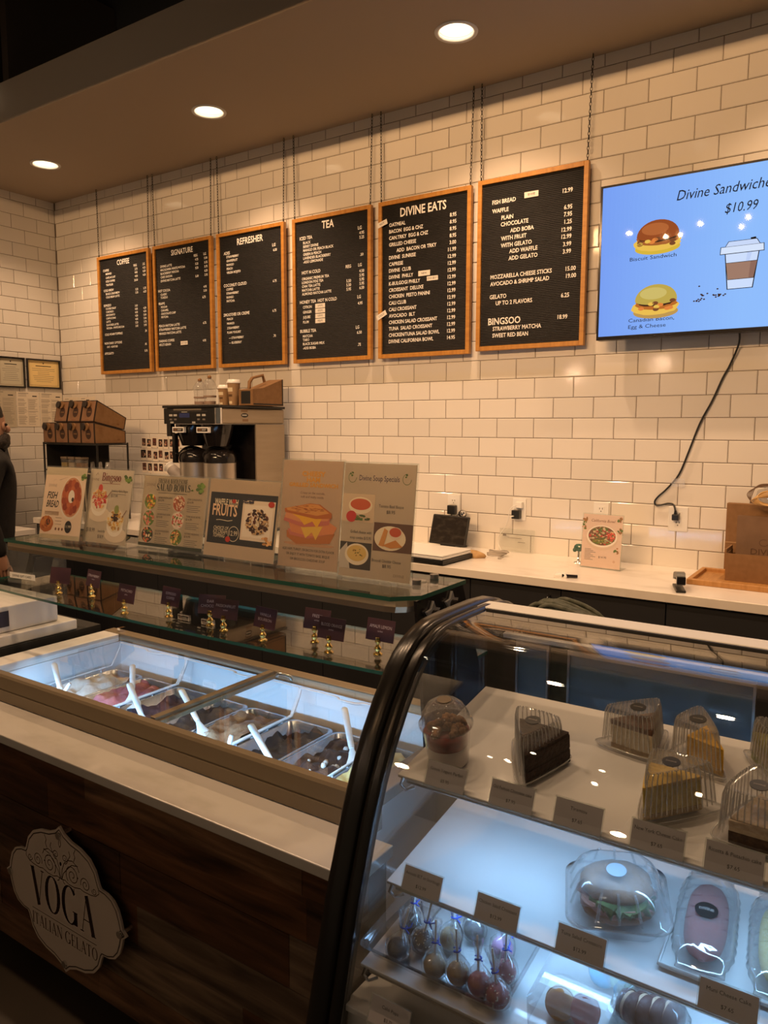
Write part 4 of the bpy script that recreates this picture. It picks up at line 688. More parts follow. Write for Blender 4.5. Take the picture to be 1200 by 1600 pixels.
for s in (-1, 1):
    sh = jt((.03, s * .165, 1.36), .062, nk0); el = jt((.0, s * .235, 1.11), .05, sh); wr = jt((.07, s * .225, .88), .032, el); hn = jt((.09, s * .22, .82), (.030, .036), wr)
    for k in range(4): a = jt((.075 + .017 * k, s * .218, .775 + .003 * k), .0095, hn); b = jt((.078 + .017 * k, s * .210, .745 + .004 * abs(k - 1.5)), .0085, a); jt((.078 + .016 * k, s * .198, .722 + .005 * abs(k - 1.5)), .0075, b)
    th = jt((.115, s * .195, .80), .011, hn); jt((.128, s * .185, .765), .009, th)
    hp = jt((0, s * .09, .90), .105, pel); kn = jt((.02, s * .10, .50), .062, hp); an = jt((-.02, s * .105, .09), .040, kn); tt = jt((.10, s * .11, .045), .036, an); jt((.15, s * .112, .038), .030, tt)
skin_mesh('body', V, Ed, Rd, 0, SKIN, t)
V = []; Ed = []; Rd = []
a = jt((0, 0, .80), (.185, .17)); b = jt((0.01, 0, 1.04), (.175, .155), a); c = jt((.025, 0, 1.25), (.190, .175), b); d = jt((.025, 0, 1.38), (.150, .13), c); jt((.03, 0, 1.455), (.085, .085), d)
for s in (-1, 1): e = jt((.035, s * .175, 1.375), .105, d); g = jt((.0, s * .24, 1.12), .067, e); jt((.085, s * .224, .85), .046, g)
skin_mesh('shirt', V, Ed, Rd, 0, CLOTH, t)
V = []; Ed = []; Rd = []
a = jt((0, 0, .97), (.165, .145)); 
for s in (-1, 1): b = jt((0, s * .09, .86), .118, a); c = jt((.02, s * .10, .50), .078, b); jt((-.01, s * .105, .12), .062, c)
skin_mesh('trousers', V, Ed, Rd, 0, CLOTH, t)
for s in (-1, 1): mb = MB(); mb.ball((.05, s * .11, .047), .052, 16, sq=(2.3, .92, .9)); mb.build('shoe', MBLACK, t)
mb = MB(); mb.ball((.085, 0, 1.485), .062, 22, jit=.10, sq=(1.05, 1.05, 1.0)); mb.ball((.115, 0, 1.50), .040, 16, jit=.12); mb.build('beard', HAIR, t)
mb = MB(); mb.ball((.022, 0, 1.635), .103, 28, jit=.035, sq=(1.02, .96, .98)); mb.build('hair', HAIR, t)
mb = MB(); mb.ball((.138, 0, 1.558), .017, 12, sq=(1.2, .9, 1.3)); mb.ball((.120, 0, 1.575), .03, 12, sq=(.6, 1.6, 1.2)); [mb.ball((.05, s * .088, 1.57), .025, 12, sq=(.7, .35, 1.2)) for s in (-1, 1)]; mb.build('facial_features', SKIN, t)
mb = MB(); [mb.ball((.135, s * .033, 1.583), .009, 10) for s in (-1, 1)]; mb.build('eyes', GBLACK, t)

# ================================================================== GELATO COUNTER
WOODP = attr_mat('rustic_planks', .55, grain=.75, spec=.3, stretch=(1, 9, 9), gscale=3.2, bump=.5)
t = thing('service_counter', 'service counter front clad in rustic dark wood planks below the gelato case', 'counter', (-.9, -2.58, 0)); wx = 2.375
mb = MB(); mb.box((0, .018, .03), (wx, .08, .68)); mb.build('carcass', MBLACK, t)
mb = MB(); rnd = random.Random(11); z = .03
pal = [(.105, .045, .020), (.075, .030, .013), (.135, .070, .036), (.060, .028, .014), (.120, .050, .020), (.16, .105, .066)]
ph = [.10, .118, .112, .125, .105, .088]
for k, h in enumerate(ph):
    x = -rnd.uniform(.1, .5)
    while x < wx:
        L = rnd.uniform(.45, .95); a, b = max(x, 0), min(x + L, wx); x += L
        c = rnd.choice(pal if k not in (0, 1) else [pal[2], pal[5], pal[2], pal[0]]); f = rnd.uniform(.85, 1.15); c = tuple(q * f for q in c)
        if b - a > .02: mb.box((a + .0008, rnd.uniform(0, .003), z + .0008), (b - .0008, .0175, z + h - .0008), c)
    z += h
mb.build('plank_cladding', WOODP, t)
mb = MB(); mb.box((0, .03, .001), (wx, .06, .0295)); mb.build('toe_kick', MBLACK, t)
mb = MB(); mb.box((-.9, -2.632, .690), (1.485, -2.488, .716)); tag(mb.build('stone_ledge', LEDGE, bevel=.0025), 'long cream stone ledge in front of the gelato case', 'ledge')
# wall sign --------------------------------------------------------
SIGNP = mk('sign_face', (.60, .50, .40), .5)
t = thing('wall_sign', 'scalloped cream gelato sign fixed to the wood planks', 'sign', (.495, -2.6085, .296))
half = [(0, .212), (.018, .196), (.05, .183), (.09, .176), (.128, .160), (.152, .135), (.166, .100), (.172, .092), (.196, .090), (.222, .080), (.240, .060), (.2505, .034), (.256, .012), (.272, 0)]
q1 = half; q2 = [(x, -y) for x, y in reversed(half)][1:]; q3 = [(-x, -y) for x, y in half][1:]; q4 = [(-x, y) for x, y in reversed(half)][1:-1]; outl = q1 + q2 + q3 + q4
Ms = Matrix(((1, 0, 0, 0), (0, 0, -1, 0), (0, 1, 0, 0), (0, 0, 0, 1)))
mb = MB(); mb.prism(outl, .006, Ms); mb.build('plate', SIGNP, t, .001)
SG = srgb(70, 48, 36); SDK = srgb(38, 20, 18); SLT = srgb(128, 96, 68)
mb = MB(); F = Face2D(mb, (0, -.0062, 0), (1, 0, 0), (0, 0, -1), (0, -1, 0)); F.lift = .0002
F.line([(x * .965, -y * .955) for x, y in outl + outl[:1]], .0032, SDK, 1)
def serif(F, ch, x, y, h, c, k=2, thick=.15, hair=.026, flip=False):
    """Didone capitals drawn from strokes; returns the advance width"""
    T, t_, sf = h * thick, h * hair, h * .055
    P = lambda a, b: (x + a * h, y - b * h)
    def st(a, b, w): F.line([P(*a), P(*b)], w, c, k)
    def ser(a, b, w=.17): F.rect(x + (a - w / 2) * h, y - b * h - (t_ if b == 0 else 0), w * h, t_, c, k)
    def bowl(cx, cy, rx, ry, a0, a1, heavy=T, n=26):
        for i in range(n):
            u, v = lerp(a0, a1, i / n), lerp(a0, a1, (i + 1) / n); m_ = (u + v) / 2; wd = t_ + (heavy - t_) * abs(math.cos(m_)) ** 1.4
            F.line([P(cx + rx * math.cos(u - .02), cy + ry * math.sin(u - .02)), P(cx + rx * math.cos(v + .02), cy + ry * math.sin(v + .02))], wd, c, k)
    if ch == 'V': st((.10, 1), (.40, 0), T); st((.40, .0), (.66, 1), t_); ser(.10, 1, .22); ser(.66, 1, .18); return .74 * h
    if ch == 'O': bowl(.40, .5, .33, .5, 0, 2 * PI); return .86 * h
    if ch == 'G': bowl(.42, .5, .35, .5, .75, 2 * PI - .75); st((.70, .02), (.70, .38), T); ser(.68, .38, .24); st((.67, .84), (.67, 1), t_); return .88 * h
    if ch == 'A': st((.10, 0), (.37, 1), t_); st((.37, 1), (.66, 0), T); st((.20, .34), (.54, .34), t_); ser(.09, 0, .18); ser(.67, 0, .24); return .80 * h
    if ch == 'I': st((.14, 0), (.14, 1), T); ser(.14, 0, .24); ser(.14, 1, .24); return .32 * h
    if ch == 'T': st((.33, 0), (.33, 1), T); ser(.33, 0, .22); st((.02, .985), (.64, .985), t_); st((.03, 1), (.03, .78), t_); st((.63, 1), (.63, .78), t_); return .70 * h
    if ch == 'L': st((.14, 0), (.14, 1), T); ser(.14, 1, .24); st((.04, .013), (.58, .013), t_); st((.57, .0), (.57, .26), t_); return .64 * h
    if ch == 'N': st((.12, 0), (.12, 1), t_); st((.12, 1), (.68, 0), T); st((.70, 0), (.70, 1), t_); ser(.12, 0, .18); ser(.08, 1, .2); ser(.70, 1, .2); return .84 * h
    if ch == 'E': st((.14, 0), (.14, 1), T); st((.04, .013), (.58, .013), t_); st((.04, .985), (.56, .985), t_); st((.14, .52), (.42, .52), t_); st((.57, 0), (.57, .25), t_); st((.55, 1), (.55, .77), t_); st((.42, .43), (.42, .61), t_); return .66 * h
    if ch in 'FH': 
        st((.14, 0), (.14, 1), T); ser(.14, 0, .26); ser(.14, 1, .26)
        if ch == 'F': st((.04, .985), (.56, .985), t_); st((.14, .5), (.42, .5), t_); st((.55, 1), (.55, .75), t_); st((.42, .4), (.42, .6), t_); return .62 * h
        st((.66, 0), (.66, 1), T); ser(.66, 0, .26); ser(.66, 1, .26); st((.14, .5), (.66, .5), t_); return .84 * h
    if ch in 'BDR':
        st((.14, 0), (.14, 1), T); ser(.12, 0, .24); ser(.12, 1, .24)
        if ch == 'D': bowl(.28, .5, .36, .49, -PI / 2, PI / 2); st((.1, .985), (.3, .985), t_); st((.1, .013), (.3, .013), t_); return .76 * h
        bowl(.30, .75, .22, .24, -PI / 2, PI / 2); st((.1, .985), (.32, .985), t_); st((.1, .51), (.32, .51), t_)
        if ch == 'B': bowl(.32, .26, .26, .25, -PI / 2, PI / 2); st((.1, .013), (.34, .013), t_); return .70 * h
        st((.32, .5), (.60, .02), T); ser(.64, 0, .16); return .74 * h
    if ch == 'S': bowl(.28, .74, .20, .25, .5, 1.5 * PI, T * .8); bowl(.28, .26, .22, .25, -PI * .9, PI / 2, T * .8); st((.16, .64), (.42, .40), T); st((.46, .8), (.46, 1), t_); st((.05, 0), (.05, .2), t_); return .60 * h
    if ch == 'W': st((.08, 1), (.32, 0), T); st((.32, 0), (.52, 1), t_); st((.46, 1), (.70, 0), T); st((.70, 0), (.92, 1), t_); ser(.08, 1, .2); ser(.92, 1, .18); ser(.48, 1, .2); return 1.02 * h
    if ch == 'M': st((.10, 0), (.10, 1), t_); st((.12, 1), (.42, 0), T); st((.42, 0), (.70, 1), t_); st((.76, 0), (.76, 1), T); ser(.10, 0, .18); ser(.76, 0, .26); ser(.08, 1, .18); ser(.78, 1, .2); return .94 * h
    if ch == '&': bowl(.32, .78, .15, .21, 0, 2 * PI, T * .7); bowl(.30, .27, .25, .27, .9, 2 * PI - .6, T); st((.22, .66), (.66, 0), T); return .76 * h
    if ch == 'i': st((.10, 0), (.10, .62), T); ser(.10, 0, .22); ser(.07, .62, .14); F.oval(*P(.10, .84), .075 * h, .075 * h, c, k); return .25 * h
    if ch == 'n': st((.10, 0), (.10, .62), T); ser(.10, 0, .22); bowl(.27, .40, .16, .22, 0, PI * .9, T); st((.43, 0), (.43, .42), T); ser(.43, 0, .22); return .58 * h
    if ch == 'g': bowl(.24, .42, .17, .2, 0, 2 * PI, T * .8); bowl(.25, -.1, .22, .16, 0, 2 * PI, T * .6); st((.12, .24), (.12, .08), T * .6); st((.38, .55), (.5, .62), T * .5); return .52 * h
    if ch == 's': bowl(.20, .46, .13, .16, .4, 1.5 * PI, T * .7); bowl(.20, .16, .15, .16, -PI * .9, PI / 2, T * .7); st((.12, .40), (.30, .24), T * .8); return .40 * h
    if ch == 'o': bowl(.25, .31, .19, .31, 0, 2 * PI); return .52 * h
    return .3 * h
def serifs(F, txt, x, y, h, c, k=2, width=None, **kw):
    dm = Face2D(MB(), (0, 0, 0), (1, 0, 0), (0, 0, -1), (0, -1, 0)); wt = sum(serif(dm, ch, 0, 0, h, c, **kw) for ch in txt); gap = (width - wt) / max(1, len(txt) - 1) if width else h * .04
    if gap < 0: q = width / (wt + h * .05 * (len(txt) - 1)); F = Face2D(F.mb, F.o, F.u, F.v, F.n, F.m); F.lift = .00025; F.u = F.u * q; x /= q; gap = h * .05
    for ch in txt: x += serif(F, ch, x, y, h, c, k, **kw) + gap
serifs(F, 'VOGA', -.146, .055, .108, SDK, 2, width=.292, thick=.17)
F.rect(-.146, .072, .292, .0016, SDK, 2); serifs(F, 'ITALIAN GELATO', -.148, .118, .034, SG, 2, width=.298, thick=.12, hair=.04)
def scroll(pts, wd=.0022): F.line(pts, wd, SG, 2)
def spiral(cx, cy, r0, r1, a0, turns, sg=1, n=30): return [(cx + lerp(r0, r1, i / n) * math.cos(a0 + sg * 2 * PI * turns * i / n), cy + lerp(r0, r1, i / n) * math.sin(a0 + sg * 2 * PI * turns * i / n)) for i in range(n + 1)]
for s in (1, -1):
    m = lambda pts: [(s * a, b) for a, b in pts]
    scroll(m(spiral(.052, -.088, .030, .004, PI * .75, 1.9))); scroll(m(spiral(.108, -.082, .021, .003, PI * .9, 1.7))); scroll(m(spiral(.020, -.126, .014, .002, PI * .5, 1.5, -1))); scroll(m(spiral(.145, -.078, .011, .002, PI, 1.3, -1)))
    scroll(m([(.002, -.060), (.006, -.090), (.016, -.112), (.034, -.126), (.055, -.131), (.075, -.122), (.083, -.108)])); scroll(m([(.002, -.06), (.012, -.082), (.03, -.10), (.05, -.118), (.078, -.124)])); scroll(m([(.0, -.062), (.018, -.064), (.035, -.058), (.06, -.058), (.085, -.064), (.10, -.061), (.128, -.062), (.15, -.066), (.165, -.078), (.163, -.088)]))
    scroll(m([(.06, -.131), (.067, -.145), (.062, -.155), (.070, -.168)])); scroll(m([(.035, -.127), (.045, -.142), (.040, -.154)])); scroll(m([(.0, -.152), (.005, -.160), (.004, -.170), (.0, -.180)])); F.oval(s * .075, -.09, .0025, .0025, SG, 2, 10); F.oval(s * .06, -.11, .002, .002, SG, 2, 10)
    scroll(m([(.008, -.062), (.010, -.055), (.018, -.052)])); F.oval(s * .0, -.105, .004, .006, SG, 2, 12)
mb.build('lettering', PRINT, t)
for x, z in ((0, .186), (0, -.186), (.247, 0), (-.247, 0)): mb = MB(); mb.cyl((x, -.012, z), (x, -.0064, z), .0095, n=18); mb.cyl((x, .0005, z), (x, .0275, z), .007, n=14); mb.build('standoff', CHROME, t)

# gelato case -------------------------------------------------------
GX0, GX1, GY0, GY1, GZ = -.19, 1.43, -2.487, -1.915, .796
LINER = mk('white_liner', (.78, .80, .82), .3)
t = thing('gelato_case', 'long taupe gelato dipping case with two sliding glass lids, lit inside', 'display case', (0, 0, 0)); GC = t
mb = MB(); mb.box((GX0 + .01, GY0 + .1, .02), (GX1 - .01, GY1 - .01, .44)); mb.build('cabinet', TAUPE, t)
wx0, wx1, wy0, wy1 = -.10, 1.375, -2.445, -1.955
mb = MB(); zt, zb = .765, .46
for a in ((wx0 - .04, wy0 - .03, zb, wx1 + .03, wy0, zt), (wx0 - .04, wy1, zb, wx1 + .03, wy1 + .03, zt), (wx0 - .04, wy0, zb, wx0, wy1, zt), (wx1, wy0, zb, wx1 + .03, wy1, zt), (wx0, wy0, zb, wx1, wy1, zb + .03)): mb.box(a[:3], a[3:])
mb.build('liner', LINER, t)
mb = MB()
mb.loft([[(x, y, z) for y, z in ((GY0, .7165), (GY0, .752), (GY0 + .004, .7525), (GY0 + .004, .757), (GY0 + .0015, .7575), (GY0 + .010, .790), (GY0 + .016, GZ), (GY0 + .038, GZ), (GY0 + .038, .7165))] for x in (GX0, GX1)], sm=False); mb.build('front_rail', TAUPE, t)
mb = MB(); mb.box((GX0, GY1 - .045, .768), (GX1, GY1, GZ)); mb.box((GX0, GY1 - .008, .45), (GX1, GY1, .768)); mb.build('rear_rail', TAUPE, t, .003)
mb = MB(); mb.box((GX0, GY0 + .0385, .766), (wx0 + .0, GY1 - .0455, GZ - .002)); mb.build('left_rail', WHITEP, t, .003); mb = MB(); mb.box((wx1 + .0005, GY0 + .0385, .766), (GX1, GY1 - .0455, GZ - .002)); mb.build('right_rail', TAUPE, t, .003)
mb = MB(); mb.box((-.19 + .06, GY1 - .03, GZ + .0005), (-.19 + .075, GY1 - .005, GZ + .014)); mb.build('latch', CHROME, t)
def lid(x0, x1, z, right):
    mb = MB(); mb.box((x0, GY0 + .043, z), (x1, GY1 - .058, z + .005), m=0); l = mb.build('glass_lid', [GLASS], t)
    mb = MB(); e = .022
    xs = x0 if right else x1 - e
    mb.box((xs, GY0 + .042, z - .004), (xs + e, GY1 - .057, z + .0095)); mb.build('lid_rail', TAUPE, l, .002); return l
lid(wx0 - .02, .70, .780, False); r_ = lid(.672, wx1 + .01, .7905, True)
mb = MB(); mb.tube(smooth([(.73, -2.00, .7965), (.735, -2.00, .806), (.76, -2.0, .808), (.785, -2.0, .806), (.79, -2.0, .7965)]), .005, 8); mb.build('lid_handle', CHROME, r_)
TUBE = mk('led_tube', (1, 1, 1), .5, emit=COOL, es=6.0)
mb = MB(); mb.cyl((wx0 + .05, wy0 + .012, .752), (wx1 - .05, wy0 + .012, .752), .007, n=10); mb.build('led_tube', TUBE, t)
def striplight(parent, p, L, power, rot, wd=.012, color=COOL):
    ld = bpy.data.lights.new('led', 'AREA'); ld.shape = 'RECTANGLE'; ld.size = L; ld.size_y = wd; ld.energy = power; ld.color = color; ld.spread = 2.6
    o = bpy.data.objects.new('led_light', ld); col.objects.link(o); o.parent = parent; o.location = p; o.rotation_euler = rot; return o
striplight(t, ((wx0 + wx1) / 2, wy0 + .022, .748), wx1 - wx0 - .1, P_GELATO, (math.radians(62), 0, 0))
def rack(x0, x1):
    yb = -1.985; m_ = (x0 + x1) / 2; z = .770
    mb = MB(); mb.tube(smooth([(x0, yb - .03, .70), (x0, yb, .755), (x0 + .004, yb + .002, z), (x0 + .03, yb + .002, z), (m_ - .03, yb + .002, z), (m_ - .01, yb - .012, z), (m_ + .05, yb - .012, z), (m_ + .07, yb + .002, z), (x1 - .03, yb + .002, z), (x1 - .004, yb + .002, z), (x1, yb, .755), (x1, yb - .03, .70)], 3), .0036, 6); h_ = mb.build('wire_divider', WIREW, GC)
    for x in (x0, x1):
        mb = MB(); mb.tube([(x, yb - .005, .745), (x, yb - .04, .693), (x, -2.40, .693)], .0034, 6); mb.tube([(x, yb - .05, .676), (x, -2.40, .676), (x, -2.40, .693)], .0028, 6)
        for i in range(6): mb.tube([(x, -2.07 - .065 * i, .693), (x, -2.07 - .065 * i, .676)], .0022, 5)
        mb.build('side_wire', WIREW, h_)
rack(-.064, .29); rack(.298, .806); rack(.812, 1.153);
# pans with gelato, spatulas, wire dividers
PAN = mk('pan_steel', (.42, .43, .46), .25, .9)
FLV = [('pale cream', (.62, .58, .52), (.50, .44, .38), 'at the left end'), ('pink berry', (.50, .16, .18), (.28, .07, .09), 'second from the left'), ('dark purple', (.10, .045, .06), (.055, .025, .035), 'third from the left'), ('dark brown', (.055, .030, .026), (.03, .018, .016), 'fourth from the left'),
       ('cookie tan', (.36, .22, .13), (.20, .11, .06), 'just right of the lid divider'), ('dark chocolate', (.035, .018, .015), (.018, .010, .009), 'between cookie and nutty chocolate gelato'), ('nutty chocolate', (.07, .035, .030), (.028, .014, .014), 'third right of the lid divider'), ('pale lemon', (.72, .62, .28), (.60, .50, .22), 'at the right end')]
def gpan(k, nm, c1, c2, where):
    cx = .895 + .172 * (k - 5); t = thing('gelato_pan', 'steel pan of %s gelato %s of the case' % (nm, where), 'gelato pan', (cx, -2.205, .4905), 0, 'gelato pans in the case')
    w_, d_, h_ = .078, .178, .195; rr = .025
    def ring(w, d, z, r=rr, n=6): return [(sx * (w - r) + r * math.cos(a), sy * (d - r) + r * math.sin(a), z) for sx, sy, a0 in ((1, 1, 0), (-1, 1, PI / 2), (-1, -1, PI), (1, -1, 1.5 * PI)) for a in [a0 + PI / 2 * i / n for i in range(n + 1)]]
    mb = MB(); mb.loft([ring(w_ * .93, d_ * .97, 0), ring(w_ * .98, d_ * .99, h_ - .004), ring(w_ + .006, d_ + .006, h_ - .003), ring(w_ + .006, d_ + .006, h_), ring(w_ * .96, d_ * .98, h_), ring(w_ * .90, d_ * .95, .006)], sm=True); mb.build('pan', PAN, t)
    mb = MB(); rnd = random.Random(k * 5); nx, ny = 15, 30; vs = []; from mathutils import noise as nz
    lvl = [.178, .172, .172, .172, .182, .172, .178, .184][k]
    for j in range(ny + 1):
        for i in range(nx + 1):
            u, v = i / nx * 2 - 1, j / ny * 2 - 1; x, y = u * w_ * .94, v * d_ * .96; e = max(abs(u), abs(v)) ** 6
            h = lvl + .030 * (nz.noise((x * 22, y * 16, k)) + .5 * nz.noise((x * 60, y * 45, k + 5)) + .22 * nz.noise((x * 150, y * 140, k))) + (.018 if k in (0, 1, 4, 7) else 0) * math.cos(v * 2.4 - .5) - .02 * (1 - e) * (k in (2, 3, 5))
            vs.append((x, y, max(.03, min(h, .207))))
    mb.mesh(vs, [(j * (nx + 1) + i, j * (nx + 1) + i + 1, (j + 1) * (nx + 1) + i + 1, (j + 1) * (nx + 1) + i) for j in range(ny) for i in range(nx)], sm=True)
    mb.build('gelato', noise_col('gelato_' + nm.replace(' ', '_'), c1, c2, 40, .45, (1, 1, 1), 6, .35, .65, bump=.5), t)
    if k in (4, 6):
        mb = MB()
        for i in range(14): x, y = rnd.uniform(-.05, .05), rnd.uniform(-.12, .12); mb.ball((x, y, lvl + .030 * nz.noise((x * 22, y * 16, k)) + .006), rnd.uniform(.004, .009), 8, jit=.2)
        mb.build('topping', mk('top_%d' % k, (.42, .26, .16) if k == 4 else (.60, .52, .45), .7), t)
for k, (nm, a, b, wh) in enumerate(FLV): gpan(k, nm, a, b, wh)
def spatula(a, b, lab):
    a, b = Vector(a), Vector(b); d = (a - b).normalized(); t = thing('gelato_spatula', lab, 'spatula', b, 0, 'white spatulas in the gelato'); q = d.to_track_quat('Z', 'Y').to_matrix().to_4x4(); L = (a - b).length
    mb = MB(); rg = lambda s, z, fl: [q @ Vector((s * math.cos(u), s * fl * math.sin(u), z)) for u in [2 * PI * i / 14 for i in range(14)]]
    mb.loft([rg(.007, 0, .8), rg(.0085, .01, .62), rg(.0095, L * .6, .6), rg(.0105, L - .012, .6), rg(.0095, L - .003, .6), rg(.005, L, .6)]); mb.build('handle', WHITE, t)
    mb = MB(); mb.loft([rg(.006, .0, .5), rg(.014, -.03, .16), rg(.026, -.06, .08), rg(.027, -.085, .06)]); mb.build('blade', WHITE, t)
sp = [((-.071, -2.251, .760), (.06, -2.315, .715), 'tall white spatula standing in the cream gelato'), ((.153, -2.338, .760), (.128, -2.365, .705), 'short white spatula lying beside the tall one at the left'), ((.171, -2.112, .762), (.255, -2.18, .712), 'white spatula upright at the back of the berry gelato'), ((.323, -2.244, .764), (.44, -2.293, .705), 'long white spatula leaning in the purple gelato'), ((.41, -2.385, .750), (.40, -2.36, .70), 'white spatula end by the front rail left of the divider'),
      ((.505, -2.191, .765), (.625, -2.235, .705), 'white spatula crossing under the lid divider'), ((.79, -2.425, .742), (.775, -2.385, .70), 'white spatula low at the front in the cookie gelato'), ((.888, -2.356, .768), (.876, -2.365, .702), 'short upright white spatula in the dark chocolate'), ((.877, -2.274, .766), (.99, -2.313, .700), 'long white spatula leaning across the dark chocolate'), ((1.02, -2.035, .768), (1.12, -2.135, .705), 'white spatula standing at the right end of the case')]
for a, b, l in sp: spatula(a, b, l)
# sneeze guard -------------------------------------------------------
t = thing('sneeze_guard', 'two-tier glass sneeze guard with brass coloured trim behind the gelato case', 'sneeze guard', (0, 0, 0))
def slab(mb, poly, z0, z1):
    n = len(poly); a = [(x, y, z0) for x, y in poly]; b = [(x, y, z1) for x, y in poly]; mb.mesh(a, [tuple(range(n - 1, -1, -1))]); mb.mesh(b, [tuple(range(n))]); mb.mesh(a + b, [(i, (i + 1) % n, n + (i + 1) % n, n + i) for i in range(n)], m=1)
mb = MB(); slab(mb, [(-.165, -2.352), (1.385, -2.352), (1.435, -2.30), (1.435, -2.085), (-.165, -2.085)], 1.192, 1.202); mb.build('top_shelf', [GLASS, GEDGE], t)
mb = MB(); nn = 24; fr = [(lerp(-.62, 1.42, i / nn), -2.225 - .028 * math.sin(PI * i / nn)) for i in range(nn + 1)]; slab(mb, fr + [(1.42, -1.925), (-.62, -1.925)], .970, .979); mb.build('tag_shelf', [GLASS, GEDGE], t)
TRIM = mk('satin_trim', (.72, .58, .40), .30, .9)
mb = MB(); pr = [(.0, 0), (.004, .0), (.006, .012), (.006, .026), (.0, .028)]
path = [(-.165, -2.338), (1.36, -2.338), (1.385, -2.332), (1.405, -2.315), (1.415, -2.29)]
rings = [[(x - (.0), y + (o if False else 0) - 0, 0)] for x, y in path]
mb.loft([[(x, y, 1.162), (x + (0 if i < 2 else .004), y - .002, 1.176), (x, y + .0, 1.191), (x - (.0 if i < 2 else .012), y + .016, 1.191), (x - (.0 if i < 2 else .012), y + .016, 1.162)] for i, (x, y) in enumerate(path)], sm=False); mb.build('front_trim', TRIM, t)
for x in (1.395,): mb = MB(); mb.box((x, -2.325, .7975), (x + .012, -2.305, 1.1915)) if 0 else mb.box((x, -2.10, .7975), (x + .014, -2.085, 1.1915)); mb.build('post', DSTEEL, t)
PANELG = mk('dark_end_panel', (.02, .018, .018), .12, 0, .6)
mb = MB(); mb.mesh([(1.421, -2.31, 1.19), (1.421, -2.09, 1.19), (1.421, -1.93, .82), (1.421, -2.26, .82), (1.429, -2.31, 1.19), (1.429, -2.09, 1.19), (1.429, -1.93, .82), (1.429, -2.26, .82)], [(0, 1, 2, 3), (7, 6, 5, 4), (0, 4, 5, 1), (1, 5, 6, 2), (2, 6, 7, 3), (3, 7, 4, 0)]); mb.build('end_panel', PANELG, t)
for y, z in ((-2.245, 1.148), (-2.155, 1.155)):
    mb = MB(); n = 10; mb.prism([((.032 if i % 2 == 0 else .017) * math.cos(2 * PI * i / n + .3), (.032 if i % 2 == 0 else .017) * math.sin(2 * PI * i / n + .3)) for i in range(n)], .006, Matrix(((0, 0, 1, 1.430), (1, 0, 0, y), (0, 1, 0, z), (0, 0, 0, 1)))); mb.build('star_clip', ACRYL if 0 else thin('star_acrylic', (.8, .8, .8), .2, .1, haze=.35), t, .002); mb = MB(); mb.cyl((1.436, y, z), (1.452, y, z), .011, n=14); mb.build('knob', GBLACK, t)
for x, y in ((1.362, -2.20), (1.362, -2.115)): mb = MB(); mb.cyl((x, y, 1.2022), (x, y, 1.213), .011, n=16); mb.cyl((x, y, 1.182), (x, y, 1.1918), .010, n=16); mb.build('shelf_cap', DSTEEL, t)
# signs on the top shelf
LOGO = srgb(170, 150, 130)
def leaf(F, x, y, s, k=4, n=6):
    rnd = random.Random(int(x * 999))
    for i in range(n * 2): a = rnd.uniform(0, 2 * PI); F.oval(x + s * .7 * math.cos(a) * rnd.random(), y + s * .7 * math.sin(a) * rnd.random(), s * .32, s * .22, rnd.choice([srgb(90, 120, 50), srgb(120, 150, 70), srgb(70, 100, 45)]), k + i * .02, 8)
def d_fish(F, W, H):
    rnd = random.Random(1); F.rect(0, H * .11, W, H * .83, srgb(238, 214, 190)); F.text('DIVINE', W * .10, H * .275, .009, LOGO); F.line([(W * .2, H * .2), (W * .24, H * .17), (W * .27, H * .18)], .0015, LOGO)
    F.bold = .02; F.text('FISH', W * .09, H * .44, .022, INK, shear=.2, sx=.8, maxw=W * .26); F.text('BREAD', W * .09, H * .56, .022, INK, shear=.2, sx=.8, maxw=W * .30); F.bold = 0; F.rect(W * .07, H * .62, W * .36, H * .055, srgb(190, 130, 60)); F.line([(W * .35, H * .18), (W * .56, H * .13)], .002, BRN)
    F.oval(W * .70, H * .42, W * .275, H * .30, srgb(240, 225, 208), 3); F.oval(W * .70, H * .41, W * .25, H * .275, srgb(210, 150, 110), 4)
    for i in range(13): a = 2 * PI * i / 13; F.oval(W * .70 + W * .175 * math.cos(a), H * .41 + H * .19 * math.sin(a), W * .062, H * .062, [srgb(165, 75, 45), srgb(190, 95, 55), srgb(150, 62, 40)][i % 3], 5 + i * .05, 14)
    for i in range(9): a = 2 * PI * i / 9; F.oval(W * .70 + W * .10 * math.cos(a), H * .41 + H * .11 * math.sin(a), W * .05, H * .05, [srgb(180, 85, 50), srgb(200, 110, 65)][i % 2], 6 + i * .05, 14)
    F.oval(W * .70, H * .40, W * .075, H * .09, srgb(245, 235, 220), 7); F.oval(W * .74, H * .44, W * .03, H * .03, DBR, 8); leaf(F, W * .93, H * .13, W * .10)
    F.oval(W * .15, H * .80, W * .17, H * .115, srgb(185, 105, 50), 3, jit=.05); F.oval(W * .15, H * .775, W * .14, H * .08, srgb(205, 130, 65), 4, jit=.06); F.oval(W * .19, H * .77, W * .055, H * .045, DBR, 5); [F.oval(W * rnd.uniform(.04, .24), H * rnd.uniform(.72, .86), W * .025, H * .02, srgb(165, 85, 40), 6, 8) for _ in range(9)]
    F.oval(W * .70, H * .82, W * .085, H * .085, INK, 4); F.text('11.99', W * .70, H * .835, .009, CRM, 5, align='C'); [F.rect(W * .36, H * (.70 + .045 * i), W * .16, .002, BRN) for i in range(3)]; [F.oval(W * (.40 + .08 * i), H * .86, .004, .005, BRN, 3, 9) for i in range(3)]
